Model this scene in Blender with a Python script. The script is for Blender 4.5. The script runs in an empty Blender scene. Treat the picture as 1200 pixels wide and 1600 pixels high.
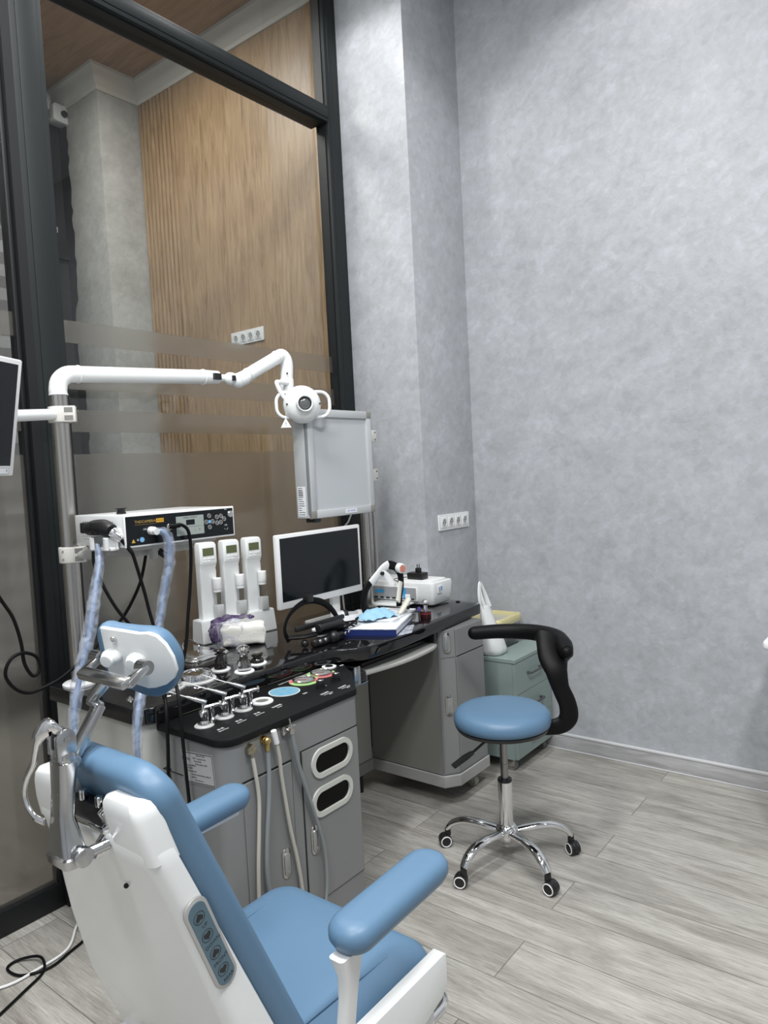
import bpy, bmesh, math, random
from mathutils import Vector, Matrix
random.seed(7)
C = bpy.context.scene.collection
sc = bpy.context.scene
PI = math.pi

# ---------------- camera ----------------
cam_d = bpy.data.cameras.new('camera'); cam = bpy.data.objects.new('camera', cam_d); C.objects.link(cam)
ROLL, PITCH, YAW, FPX = math.radians(2.925), math.radians(3.234), math.radians(38.138), 1126.5
fw = Vector((math.cos(YAW)*math.cos(PITCH), math.sin(YAW)*math.cos(PITCH), -math.sin(PITCH)))
r0 = Vector((math.sin(YAW), -math.cos(YAW), 0)); d0 = fw.cross(r0)
rr = r0*math.cos(ROLL)+d0*math.sin(ROLL); dd = -r0*math.sin(ROLL)+d0*math.cos(ROLL)
rm = Matrix((rr, -dd, -fw)).transposed().to_4x4()
cam.matrix_world = Matrix.Translation((0, 0, 1.5)) @ rm
cam_d.sensor_width = 36; cam_d.lens = FPX*36/1600; cam_d.clip_start = 0.02
sc.camera = cam

# ---------------- light and exposure ----------------
w = bpy.data.worlds.new('world'); sc.world = w; w.use_nodes = True
w.node_tree.nodes['Background'].inputs[0].default_value = (0.75, 0.8, 0.85, 1)
w.node_tree.nodes['Background'].inputs[1].default_value = 0.25
sc.view_settings.view_transform = 'Standard'; sc.view_settings.look = 'None'
sc.view_settings.gamma = 1; sc.view_settings.exposure = -0.12
sc.view_settings.use_curve_mapping = False

def area(name, loc, sx, sy, power, col=(1, 1, 1), rot=(0, 0, 0), spread=PI):
    l = bpy.data.lights.new(name, 'AREA'); l.shape = 'RECTANGLE'; l.size = sx; l.size_y = sy
    l.energy = power; l.color = col; l.spread = spread
    o = bpy.data.objects.new(name, l); C.objects.link(o); o.location = loc; o.rotation_euler = rot
    return o
def spot(name, loc, power, deg, blend=.5, aim=None, r=.05, col=(1, 1, 1)):
    l = bpy.data.lights.new(name, 'SPOT'); l.energy = power; l.spot_size = math.radians(deg)
    l.spot_blend = blend; l.shadow_soft_size = r; l.color = col
    o = bpy.data.objects.new(name, l); C.objects.link(o); o.location = loc
    if aim is not None: o.rotation_euler = (Vector(aim)-Vector(loc)).to_track_quat('-Z', 'Y').to_euler()
    return o
CE = 4.2   # ceiling height
COOL = (0.985, 0.985, 0.985)
area('ceiling_panel_light', (0.7, 1.35, CE-.05), 1.2, .3, 95, COOL)
area('ceiling_panel_light', (0.8, -0.5, CE-.05), 1.2, .3, 110, COOL)
area('ceiling_panel_light', (-1.2, 0.2, CE-.05), 1.2, .6, 95, COOL)
spot('downlight', (2.70, 1.15, CE-.04), 26, 120, .3, (2.78, 1.10, 0), .05, (1.0, 0.97, 1.0))
spot('downlight', (2.35, 2.3, CE-.04), 34, 125, .4, (2.35, 2.3, 0), .05, COOL)
spot('downlight', (2.5, -0.6, CE-.04), 22, 125, .4, (2.72, -0.2, 0), .05, COOL)
area('other_room_light', (1.9, 3.5, CE-.05), 1.0, .6, 42, (1.0, 0.95, 0.88))

# ---------------- materials ----------------
MATS = {}
def mat(name, col, rough=.5, metal=0., spec=.5, coat=0., trans=0., ior=1.45, alpha=1., sub=0., noise=0., nscale=8., bump=0., bscale=60., emis=None):
    if name in MATS: return MATS[name]
    m = bpy.data.materials.new(name); m.use_nodes = True; MATS[name] = m
    nt = m.node_tree; b = nt.nodes['Principled BSDF']
    b.inputs['Base Color'].default_value = (*col, 1); b.inputs['Roughness'].default_value = rough
    b.inputs['Metallic'].default_value = metal; b.inputs['Specular IOR Level'].default_value = spec
    b.inputs['Coat Weight'].default_value = coat; b.inputs['Coat Roughness'].default_value = .04
    b.inputs['Transmission Weight'].default_value = trans; b.inputs['IOR'].default_value = ior
    b.inputs['Alpha'].default_value = alpha
    if sub: b.inputs['Subsurface Weight'].default_value = sub; b.inputs['Subsurface Radius'].default_value = (.02, .02, .02)
    if emis: b.inputs['Emission Color'].default_value = (*emis[0], 1); b.inputs['Emission Strength'].default_value = emis[1]
    tc = nt.nodes.new('ShaderNodeTexCoord')
    if noise:
        n = nt.nodes.new('ShaderNodeTexNoise'); n.inputs['Scale'].default_value = nscale; n.inputs['Detail'].default_value = 5
        nt.links.new(tc.outputs['Object'], n.inputs['Vector'])
        mx = nt.nodes.new('ShaderNodeMix'); mx.data_type = 'RGBA'
        mx.inputs[6].default_value = (*[c*(1-noise) for c in col], 1); mx.inputs[7].default_value = (*[min(1, c*(1+noise)) for c in col], 1)
        nt.links.new(n.outputs['Fac'], mx.inputs[0]); nt.links.new(mx.outputs[2], b.inputs['Base Color'])
    if bump:
        n2 = nt.nodes.new('ShaderNodeTexNoise'); n2.inputs['Scale'].default_value = bscale; n2.inputs['Detail'].default_value = 4
        nt.links.new(tc.outputs['Object'], n2.inputs['Vector'])
        bp = nt.nodes.new('ShaderNodeBump'); bp.inputs['Strength'].default_value = bump; bp.inputs['Distance'].default_value = .002
        nt.links.new(n2.outputs['Fac'], bp.inputs['Height']); nt.links.new(bp.outputs['Normal'], b.inputs['Normal'])
    return m
def nd(nt, t, **kw):
    n = nt.nodes.new(t)
    for k, v in kw.items(): setattr(n, k, v)
    return n
def ramp(nt, stops):
    r = nt.nodes.new('ShaderNodeValToRGB'); e = r.color_ramp.elements
    e[0].position, e[0].color = stops[0][0], (*stops[0][1], 1); e[1].position, e[1].color = stops[-1][0], (*stops[-1][1], 1)
    for p, c in stops[1:-1]:
        x = e.new(p); x.color = (*c, 1)
    return r

def plaster(name, base, contrast=.13, rough=.42):
    """Venetian plaster: trowel-marked soft mottling with a satin sheen"""
    m = bpy.data.materials.new(name); m.use_nodes = True; nt = m.node_tree; b = nt.nodes['Principled BSDF']; MATS[name] = m
    tc = nd(nt, 'ShaderNodeTexCoord')
    mp = nd(nt, 'ShaderNodeMapping'); mp.inputs['Rotation'].default_value = (.5, .5, .4); nt.links.new(tc.outputs['Object'], mp.inputs[0])
    wn = nd(nt, 'ShaderNodeTexNoise'); wn.inputs['Scale'].default_value = 1.6; wn.inputs['Detail'].default_value = 3; nt.links.new(mp.outputs[0], wn.inputs['Vector'])
    vm = nd(nt, 'ShaderNodeVectorMath', operation='SCALE'); vm.inputs['Scale'].default_value = .1; nt.links.new(wn.outputs['Color'], vm.inputs[0])
    va = nd(nt, 'ShaderNodeVectorMath', operation='ADD'); nt.links.new(mp.outputs[0], va.inputs[0]); nt.links.new(vm.outputs[0], va.inputs[1])
    n1 = nd(nt, 'ShaderNodeTexNoise'); n1.inputs['Scale'].default_value = 5; n1.inputs['Detail'].default_value = 10; n1.inputs['Roughness'].default_value = .66
    n1.inputs['Distortion'].default_value = .1; nt.links.new(va.outputs[0], n1.inputs['Vector'])
    n2 = nd(nt, 'ShaderNodeTexNoise'); n2.inputs['Scale'].default_value = 26; n2.inputs['Detail'].default_value = 6; n2.inputs['Distortion'].default_value = .5; nt.links.new(va.outputs[0], n2.inputs['Vector'])
    lo = tuple(c*(1-contrast) for c in base); hi = tuple(min(1, c*(1+contrast)) for c in base)
    r1 = ramp(nt, [(.36, lo), (.5, base), (.66, hi)]); nt.links.new(n1.outputs['Fac'], r1.inputs[0])
    r2 = ramp(nt, [(.35, (.93, .93, .93)), (.65, (1.05, 1.05, 1.07))]); nt.links.new(n2.outputs['Fac'], r2.inputs[0])
    mx = nd(nt, 'ShaderNodeMix', data_type='RGBA', blend_type='MULTIPLY'); mx.inputs[0].default_value = 1
    nt.links.new(r1.outputs[0], mx.inputs[6]); nt.links.new(r2.outputs[0], mx.inputs[7])
    n3 = nd(nt, 'ShaderNodeTexNoise'); n3.inputs['Scale'].default_value = 8; n3.inputs['Detail'].default_value = 12; n3.inputs['Roughness'].default_value = .6
    mp3 = nd(nt, 'ShaderNodeMapping'); mp3.inputs['Rotation'].default_value = (.6, .2, .3); mp3.inputs['Scale'].default_value = (1, 1, 1.7); nt.links.new(va.outputs[0], mp3.inputs[0]); nt.links.new(mp3.outputs[0], n3.inputs['Vector'])
    r3 = ramp(nt, [(.40, (.93, .935, .94)), (.435, (1., 1., 1.)), (.56, (1., 1., 1.)), (.585, (1.07, 1.07, 1.085))]); nt.links.new(n3.outputs['Fac'], r3.inputs[0])
    mx3 = nd(nt, 'ShaderNodeMix', data_type='RGBA', blend_type='MULTIPLY'); mx3.inputs[0].default_value = 1
    nt.links.new(mx.outputs[2], mx3.inputs[6]); nt.links.new(r3.outputs[0], mx3.inputs[7]); nt.links.new(mx3.outputs[2], b.inputs['Base Color'])
    mr = nd(nt, 'ShaderNodeMapRange'); mr.inputs['From Min'].default_value = .3; mr.inputs['From Max'].default_value = .7
    mr.inputs['To Min'].default_value = rough-.1; mr.inputs['To Max'].default_value = rough+.16; nt.links.new(n1.outputs['Fac'], mr.inputs[0]); nt.links.new(mr.outputs[0], b.inputs['Roughness'])
    bp = nd(nt, 'ShaderNodeBump'); bp.inputs['Strength'].default_value = .35; bp.inputs['Distance'].default_value = .01
    nt.links.new(n1.outputs['Fac'], bp.inputs['Height']); nt.links.new(bp.outputs['Normal'], b.inputs['Normal'])
    return m
PLASTER = plaster('grey_venetian_plaster', (.405, .422, .44), .05)
PLASTER_O = plaster('other_room_plaster', (.42, .42, .40), .07, .5)
CEILM = mat('ceiling_paint', (.75, .76, .77), .8)

def plank_floor(name):
    m = bpy.data.materials.new(name); m.use_nodes = True; nt = m.node_tree; b = nt.nodes['Principled BSDF']; MATS[name] = m
    tc = nd(nt, 'ShaderNodeTexCoord'); sp = nd(nt, 'ShaderNodeSeparateXYZ'); nt.links.new(tc.outputs['Object'], sp.inputs[0])
    def math_(op, a, bb=None, c=None):
        n = nd(nt, 'ShaderNodeMath', operation=op)
        for i, v in enumerate((a, bb, c)):
            if v is None: continue
            if isinstance(v, (int, float)): n.inputs[i].default_value = v
            else: nt.links.new(v, n.inputs[i])
        return n.outputs[0]
    W, L = .1955, 1.4
    u = math_('DIVIDE', math_('SUBTRACT', sp.outputs[0], 1.76-W*20), W)        # row coordinate
    row = math_('FLOOR', u); fu = math_('FRACT', u)
    par = math_('FLOORED_MODULO', row, 2.)
    off = math_('MULTIPLY_ADD', par, 1.77-1.06, 1.06-L*10)
    v = math_('DIVIDE', math_('SUBTRACT', sp.outputs[1], off), L)
    col = math_('FLOOR', v); fv = math_('FRACT', v)
    du = math_('MULTIPLY', math_('MINIMUM', fu, math_('SUBTRACT', 1., fu)), W)
    dv = math_('MULTIPLY', math_('MINIMUM', fv, math_('SUBTRACT', 1., fv)), L)
    edge = math_('MINIMUM', du, dv)
    cid = nd(nt, 'ShaderNodeCombineXYZ'); nt.links.new(row, cid.inputs[0]); nt.links.new(col, cid.inputs[1])
    wn = nd(nt, 'ShaderNodeTexWhiteNoise', noise_dimensions='3D'); nt.links.new(cid.outputs[0], wn.inputs['Vector'])
    sc_ = nd(nt, 'ShaderNodeVectorMath', operation='SCALE'); sc_.inputs['Scale'].default_value = 13; nt.links.new(wn.outputs['Color'], sc_.inputs[0])
    ad = nd(nt, 'ShaderNodeVectorMath', operation='ADD'); nt.links.new(tc.outputs['Object'], ad.inputs[0]); nt.links.new(sc_.outputs[0], ad.inputs[1])
    def noise(scale, st, det, dist, rg=.6):
        mp = nd(nt, 'ShaderNodeMapping'); mp.inputs['Scale'].default_value = st; nt.links.new(ad.outputs[0], mp.inputs[0])
        n = nd(nt, 'ShaderNodeTexNoise'); n.inputs['Scale'].default_value = scale; n.inputs['Detail'].default_value = det
        n.inputs['Distortion'].default_value = dist; n.inputs['Roughness'].default_value = rg; nt.links.new(mp.outputs[0], n.inputs['Vector']); return n.outputs['Fac']
    g1 = noise(3, (3.5, .6, 1), 5, .8); g2 = noise(95, (4, .12, 1), 6, .5, .8); g3 = noise(9, (9, .45, 1), 9, 1.6, .75)
    c1 = ramp(nt, [(.3, (.26, .248, .225)), (.46, (.355, .342, .315)), (.62, (.43, .418, .388))]); nt.links.new(g1, c1.inputs[0])
    c2 = ramp(nt, [(.34, (.60, .585, .57)), (.47, (.95, .95, .95)), (.62, (1.15, 1.15, 1.13))]); nt.links.new(g3, c2.inputs[0])
    c3 = ramp(nt, [(.38, (.74, .73, .72)), (.6, (1.09, 1.09, 1.09))]); nt.links.new(g2, c3.inputs[0])
    m1 = nd(nt, 'ShaderNodeMix', data_type='RGBA', blend_type='MULTIPLY'); m1.inputs[0].default_value = .85; nt.links.new(c1.outputs[0], m1.inputs[6]); nt.links.new(c2.outputs[0], m1.inputs[7])
    m2 = nd(nt, 'ShaderNodeMix', data_type='RGBA', blend_type='MULTIPLY'); m2.inputs[0].default_value = 1; nt.links.new(m1.outputs[2], m2.inputs[6]); nt.links.new(c3.outputs[0], m2.inputs[7])
    tone = nd(nt, 'ShaderNodeMapRange'); tone.inputs['To Min'].default_value = .88; tone.inputs['To Max'].default_value = 1.1; nt.links.new(wn.outputs['Value'], tone.inputs[0])
    m3 = nd(nt, 'ShaderNodeVectorMath', operation='SCALE'); nt.links.new(m2.outputs[2], m3.inputs[0]); nt.links.new(tone.outputs[0], m3.inputs['Scale'])
    gap = nd(nt, 'ShaderNodeMapRange'); gap.inputs['From Min'].default_value = .0003; gap.inputs['From Max'].default_value = .0016; nt.links.new(edge, gap.inputs[0])
    m4 = nd(nt, 'ShaderNodeMix', data_type='RGBA'); m4.inputs[6].default_value = (.07, .065, .06, 1); nt.links.new(gap.outputs[0], m4.inputs[0]); nt.links.new(m3.outputs[0], m4.inputs[7])
    nt.links.new(m4.outputs[2], b.inputs['Base Color']); b.inputs['Roughness'].default_value = .42; b.inputs['Specular IOR Level'].default_value = .35
    bp = nd(nt, 'ShaderNodeBump'); bp.inputs['Strength'].default_value = .25; bp.inputs['Distance'].default_value = .003
    ms = math_('ADD', math_('MULTIPLY', g2, .3), gap.outputs[0]); nt.links.new(ms, bp.inputs['Height']); nt.links.new(bp.outputs['Normal'], b.inputs['Normal'])
    return m
FLOORM = plank_floor('grey_oak_planks')

def wood(name, dark, mid, light, st, rough=.45, scale=3.):
    m = bpy.data.materials.new(name); m.use_nodes = True; nt = m.node_tree; b = nt.nodes['Principled BSDF']; MATS[name] = m
    tc = nd(nt, 'ShaderNodeTexCoord'); mp = nd(nt, 'ShaderNodeMapping'); mp.inputs['Scale'].default_value = st; nt.links.new(tc.outputs['Object'], mp.inputs[0])
    n = nd(nt, 'ShaderNodeTexNoise'); n.inputs['Scale'].default_value = scale; n.inputs['Detail'].default_value = 9; n.inputs['Distortion'].default_value = 1.4; n.inputs['Roughness'].default_value = .62
    nt.links.new(mp.outputs[0], n.inputs['Vector'])
    r = ramp(nt, [(.3, dark), (.48, mid), (.68, light)]); nt.links.new(n.outputs['Fac'], r.inputs[0])
    nt.links.new(r.outputs[0], b.inputs['Base Color']); b.inputs['Roughness'].default_value = rough
    return m
WOODW = wood('oak_wall_panel', (.23, .145, .075), (.34, .225, .125), (.43, .30, .175), (9, 9, .9))
WOODC = wood('brown_wood_ceiling', (.20, .11, .045), (.30, .17, .075), (.38, .23, .11), (7, .8, 1))
BASEB = wood('grey_skirting_wood', (.30, .30, .30), (.40, .40, .41), (.5, .5, .51), (1, 1.2, 12))
FRAME = mat('anthracite_aluminium', (.014, .017, .018), .5, .0, .3, bump=.05)
FRAMED = mat('black_gasket', (.006, .007, .008), .5)
CORN = mat('white_cornice', (.62, .61, .57), .6)
WHITE = mat('glossy_white_plastic', (.78, .80, .80), .22, coat=.3)
WHITEP = mat('satin_white_plastic', (.74, .75, .75), .38)
WHITEG = mat('white_lacquer', (.80, .82, .82), .12, coat=.6)
OFFW = mat('light_grey_panel', (.46, .46, .43), .35)
GREY = mat('grey_lacquered_steel', (.20, .205, .205), .38, noise=.02)
GREYD = mat('dark_grey_panel', (.17, .175, .18), .38)
GREYL = mat('pale_grey_plinth', (.34, .34, .335), .4)
SEAM = mat('seam_shadow_gap', (.01, .01, .01), .8)
BLACKG = mat('black_glass_worktop', (.006, .006, .007), .045, coat=.4)
BLACKS = mat('black_satin_panel', (.006, .0065, .007), .45, spec=.2)
BLACKP = mat('black_plastic', (.012, .012, .013), .35)
BLACKR = mat('black_rubber', (.0035, .0035, .004), .5, spec=.2)
LEATH = mat('blue_leatherette', (.096, .182, .285), .42, noise=.04, nscale=3, bump=.08, bscale=400)
CHROME = mat('polished_chrome', (.78, .78, .78), .07, 1., bump=.02, bscale=30)
STEEL = mat('brushed_stainless_steel', (.52, .50, .47), .22, 1., bump=.05, bscale=200)
DULLM = mat('dull_cast_aluminium', (.50, .51, .52), .2, 1., bump=.25, bscale=25)
BRASS = mat('yellow_brass', (.55, .40, .16), .25, 1.)
GREEN = mat('sage_green_board', (.235, .30, .285), .5)
HANDLE = mat('dark_grey_pull', (.07, .075, .08), .4)
SCREEN = mat('black_screen', (.006, .008, .010), .18)
LCD = mat('green_grey_lcd', (.11, .125, .06), .25)
GLASS = mat('clear_glass', (1, 1, 1), .02, trans=1., ior=1.45)
CLEARP = mat('clear_plastic', (.93, .95, .96), .08, trans=1., ior=1.3)
AMBER = mat('dark_bottle_glass', (.01, .008, .007), .06, coat=.5)
HOSEB = mat('beige_hose', (.47, .45, .40), .4)
HOSEG = mat('grey_hose', (.22, .24, .25), .35)
INK = mat('black_ink', (.02, .02, .022), .6)
INKW = mat('white_print', (.7, .7, .7), .6)
YEL = mat('pale_yellow_plastic', (.62, .56, .30), .4)
BLUEP = mat('blue_button', (.12, .32, .55), .4)
ALU = mat('white_anodised_aluminium', (.56, .58, .59), .32, .3)
ALUG = mat('grey_aluminium_corner', (.30, .29, .26), .35, .4)
DIFF = mat('milky_viewer_screen', (.46, .49, .51), .3)
PAPER = mat('white_paper', (.72, .74, .77), .6)
DARKW = mat('dark_painted_wall', (.018, .02, .022), .6, noise=.25, nscale=3)
MASK = mat('light_blue_nonwoven', (.28, .50, .66), .7, bump=.3, bscale=120)
NAVY = mat('navy_cover', (.012, .025, .13), .35)

def two_sided(nt, f, ior):
    ge = nd(nt, 'ShaderNodeNewGeometry'); mr = nd(nt, 'ShaderNodeMapRange'); mr.inputs['To Min'].default_value = ior; mr.inputs['To Max'].default_value = 1/ior
    nt.links.new(ge.outputs['Backfacing'], mr.inputs[0]); nt.links.new(mr.outputs[0], f.inputs[0])
def thin_glass(name, tint=(.93, .95, .95)):
    m = bpy.data.materials.new(name); m.use_nodes = True; nt = m.node_tree; nt.nodes.clear(); MATS[name] = m
    o = nd(nt, 'ShaderNodeOutputMaterial'); t = nd(nt, 'ShaderNodeBsdfTransparent'); t.inputs[0].default_value = (*tint, 1)
    g = nd(nt, 'ShaderNodeBsdfGlossy'); g.inputs['Roughness'].default_value = .01; g.inputs[0].default_value = (1, 1, 1, 1)
    f = nd(nt, 'ShaderNodeFresnel'); two_sided(nt, f, 1.5)
    x = nd(nt, 'ShaderNodeMixShader'); nt.links.new(f.outputs[0], x.inputs[0]); nt.links.new(t.outputs[0], x.inputs[1]); nt.links.new(g.outputs[0], x.inputs[2]); nt.links.new(x.outputs[0], o.inputs[0])
    return m
PANE = thin_glass('window_glass')
def film(name, diff=(.28, .265, .24), mixd=.16, rough=.24):
    m = bpy.data.materials.new(name); m.use_nodes = True; nt = m.node_tree; nt.nodes.clear(); MATS[name] = m
    o = nd(nt, 'ShaderNodeOutputMaterial')
    r = nd(nt, 'ShaderNodeBsdfRefraction'); r.inputs['Roughness'].default_value = rough; r.inputs['IOR'].default_value = 1.25; r.inputs[0].default_value = (.93, .92, .9, 1)
    d = nd(nt, 'ShaderNodeBsdfDiffuse'); d.inputs[0].default_value = (*diff, 1)
    x = nd(nt, 'ShaderNodeMixShader'); x.inputs[0].default_value = mixd; nt.links.new(r.outputs[0], x.inputs[1]); nt.links.new(d.outputs[0], x.inputs[2])
    g = nd(nt, 'ShaderNodeBsdfGlossy'); g.inputs['Roughness'].default_value = .06
    f = nd(nt, 'ShaderNodeFresnel'); two_sided(nt, f, 1.45)
    y = nd(nt, 'ShaderNodeMixShader'); nt.links.new(f.outputs[0], y.inputs[0]); nt.links.new(x.outputs[0], y.inputs[1]); nt.links.new(g.outputs[0], y.inputs[2]); nt.links.new(y.outputs[0], o.inputs[0])
    return m
FILM = film('frosted_film')
def sheer(name, col, a, rough=.2, bmp=.8):
    m = bpy.data.materials.new(name); m.use_nodes = True; nt = m.node_tree; b = nt.nodes['Principled BSDF']; MATS[name] = m
    b.inputs['Base Color'].default_value = (*col, 1); b.inputs['Roughness'].default_value = rough; b.inputs['Alpha'].default_value = a
    tc = nd(nt, 'ShaderNodeTexCoord'); n = nd(nt, 'ShaderNodeTexNoise'); n.inputs['Scale'].default_value = 28; n.inputs['Detail'].default_value = 3; n.inputs['Distortion'].default_value = 1.5
    nt.links.new(tc.outputs['Object'], n.inputs['Vector'])
    mr = nd(nt, 'ShaderNodeMapRange'); mr.inputs['From Min'].default_value = .42; mr.inputs['From Max'].default_value = .62; mr.inputs['To Min'].default_value = a*.55; mr.inputs['To Max'].default_value = min(1, a*1.5)
    nt.links.new(n.outputs['Fac'], mr.inputs[0]); nt.links.new(mr.outputs[0], b.inputs['Alpha'])
    bp = nd(nt, 'ShaderNodeBump'); bp.inputs['Strength'].default_value = bmp; bp.inputs['Distance'].default_value = .006; nt.links.new(n.outputs['Fac'], bp.inputs['Height']); nt.links.new(bp.outputs['Normal'], b.inputs['Normal'])
    return m
BAGM = mat('thin_white_plastic_film', (.84, .86, .86), .35, alpha=.80, bump=.5, bscale=22)
SLEEVE = sheer('crinkled_clear_sleeve', (.55, .62, .74), .22, .12)
PURPLE = sheer('purple_printed_film', (.06, .03, .11), .9)
CORE = mat('blue_light_guide', (.15, .21, .34), .35)

# ---------------- mesh helpers ----------------
class MB:
    def __init__(s): s.bm = bmesh.new(); s.mi = 0
    def _tag(s, before):
        for f in s.bm.faces:
            if f.index == -1 or f not in before: pass
    def add(s, other, M=None):
        me = bpy.data.meshes.new('t'); other.bm.to_mesh(me)
        if M is not None: me.transform(M)
        s.bm.from_mesh(me); bpy.data.meshes.remove(me); return s
    def _fin(s, tmp, M=None, mi=0):
        for f in tmp.faces: f.material_index = mi
        me = bpy.data.meshes.new('t'); tmp.to_mesh(me); tmp.free()
        if M is not None: me.transform(M)
        s.bm.from_mesh(me); bpy.data.meshes.remove(me); return s
    def box(s, x0, x1, y0, y1, z0, z1, bev=0., seg=2, M=None, mi=0):
        t = bmesh.new(); bmesh.ops.create_cube(t, size=1)
        for v in t.verts: v.co = Vector(((x0+x1)/2+v.co.x*(x1-x0), (y0+y1)/2+v.co.y*(y1-y0), (z0+z1)/2+v.co.z*(z1-z0)))
        if bev: bmesh.ops.bevel(t, geom=t.edges[:], offset=bev, segments=seg, affect='EDGES', profile=.5)
        return s._fin(t, M, mi)
    def prism(s, poly, z0, z1, bev=0., seg=3, M=None, mi=0, taper=None, bevv=True):
        """extrude a 2-D outline along local z"""
        t = bmesh.new(); n = len(poly)
        a = [t.verts.new((p[0], p[1], z0)) for p in poly]
        q = taper or poly
        b = [t.verts.new((p[0], p[1], z1)) for p in q]
        fb = t.faces.new(a[::-1]); ft = t.faces.new(b)
        for i in range(n): t.faces.new((a[i], a[(i+1) % n], b[(i+1) % n], b[i]))
        bmesh.ops.recalc_face_normals(t, faces=t.faces[:])
        if bev:
            es = [e for f in (fb, ft) for e in f.edges]
            bmesh.ops.bevel(t, geom=es, offset=bev, segments=seg, affect='EDGES', profile=.5)
        return s._fin(t, M, mi)
    def cyl(s, p0, p1, r0, r1=None, seg=24, mi=0, bev=0.):
        p0, p1 = Vector(p0), Vector(p1); r1 = r0 if r1 is None else r1
        t = bmesh.new(); h = (p1-p0).length
        bmesh.ops.create_cone(t, cap_ends=True, segments=seg, radius1=r0, radius2=r1, depth=h)
        if bev:
            es = [e for e in t.edges if len(e.link_faces) == 2 and any(len(f.verts) > 4 for f in e.link_faces)]
            bmesh.ops.bevel(t, geom=es, offset=bev, segments=3, affect='EDGES', profile=.5)
        M = Matrix.Translation((p0+p1)/2) @ (p1-p0).to_track_quat('Z', 'Y').to_matrix().to_4x4()
        return s._fin(t, M, mi)
    def sph(s, c, r, sx=1, sy=1, sz=1, seg=20, mi=0, M=None):
        t = bmesh.new(); bmesh.ops.create_uvsphere(t, u_segments=seg, v_segments=seg//2+2, radius=r)
        MM = Matrix.Translation(c) @ Matrix.Diagonal((sx, sy, sz, 1))
        if M is not None: MM = M @ MM
        return s._fin(t, MM, mi)
    def torus(s, c, R, r, ax=(0, 0, 1), seg=32, rs=10, mi=0, arc=None):
        c = Vector(c); q = Vector(ax).to_track_quat('Z', 'Y')
        pts = [c+q @ Vector((R*math.cos(2*PI*i/seg), R*math.sin(2*PI*i/seg), 0)) for i in range(seg)]
        return s.tube(pts, r, rs, closed=True, mi=mi, sm=0)
    def tube(s, pts, r, seg=10, closed=False, mi=0, sm=6, flat=None, up=None):
        """sweep a round (or flat=(w,h) elliptical) section along a smoothed line; r may be a list"""
        P = [Vector(p) for p in pts]; n = len(P); rs = r if isinstance(r, (list, tuple)) else [r]*n
        if sm and n > 2:
            Q, RR = [], []
            rng = n if closed else n-1
            for i in range(rng):
                g = (lambda k: P[k % n]) if closed else (lambda k: P[max(0, min(n-1, k))])
                p0, p1, p2, p3 = g(i-1), g(i), g(i+1), g(i+2)
                ra, rb = rs[i], rs[(i+1) % n]
                for k in range(sm):
                    u = k/sm
                    Q.append(.5*((2*p1)+(-p0+p2)*u+(2*p0-5*p1+4*p2-p3)*u*u+(-p0+3*p1-3*p2+p3)*u**3)); RR.append(ra+(rb-ra)*u)
            if not closed: Q.append(P[-1]); RR.append(rs[-1])
            P, rs = Q, RR; n = len(P)
        t = bmesh.new(); rings = []; nrm = None
        for i in range(n):
            a = P[(i+1) % n] if (closed or i < n-1) else P[i]; b = P[i-1] if (closed or i > 0) else P[i]
            d = (a-b)
            if d.length < 1e-9: d = Vector((0, 0, 1))
            d.normalize()
            if up is not None:
                u_ = Vector(up); nrm = (u_-d*u_.dot(d))
                if nrm.length < 1e-4: nrm = Vector((1, 0, 0))
                nrm.normalize()
            elif nrm is None:
                nrm = d.orthogonal().normalized()
            else:
                nrm = (nrm-d*nrm.dot(d));
                nrm = nrm.normalized() if nrm.length > 1e-6 else d.orthogonal().normalized()
            bn = d.cross(nrm); fa, fb = flat if flat else (1, 1)
            rings.append([t.verts.new(P[i]+(nrm*math.cos(2*PI*k/seg)*fb+bn*math.sin(2*PI*k/seg)*fa)*rs[i]) for k in range(seg)])
        m = n if closed else n-1
        for i in range(m):
            A, B = rings[i], rings[(i+1) % n]
            for k in range(seg): t.faces.new((A[k], A[(k+1) % seg], B[(k+1) % seg], B[k]))
        if not closed: t.faces.new(rings[0][::-1]); t.faces.new(rings[-1])
        bmesh.ops.recalc_face_normals(t, faces=t.faces[:])
        return s._fin(t, None, mi)
    def lathe(s, prof, c, seg=28, mi=0, M=None, cap=True):
        t = bmesh.new(); R = []
        for (r, z) in prof: R.append([t.verts.new((max(r, 1e-5)*math.cos(2*PI*k/seg), max(r, 1e-5)*math.sin(2*PI*k/seg), z)) for k in range(seg)])
        for a, b in zip(R, R[1:]):
            for k in range(seg): t.faces.new((a[k], a[(k+1) % seg], b[(k+1) % seg], b[k]))
        if cap: t.faces.new(R[0][::-1]); t.faces.new(R[-1])
        bmesh.ops.recalc_face_normals(t, faces=t.faces[:])
        MM = Matrix.Translation(c)
        if M is not None: MM = MM @ M
        return s._fin(t, MM, mi)
    def loft(s, loops, mi=0, cap=True, closed=True):
        t = bmesh.new(); R = [[t.verts.new(p) for p in l] for l in loops]; n = len(R[0])
        for a, b in zip(R, R[1:]):
            for k in range(n if closed else n-1): t.faces.new((a[k], a[(k+1) % n], b[(k+1) % n], b[k]))
        if cap and closed: t.faces.new(R[0][::-1]); t.faces.new(R[-1])
        bmesh.ops.recalc_face_normals(t, faces=t.faces[:])
        return s._fin(t, None, mi)
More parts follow.
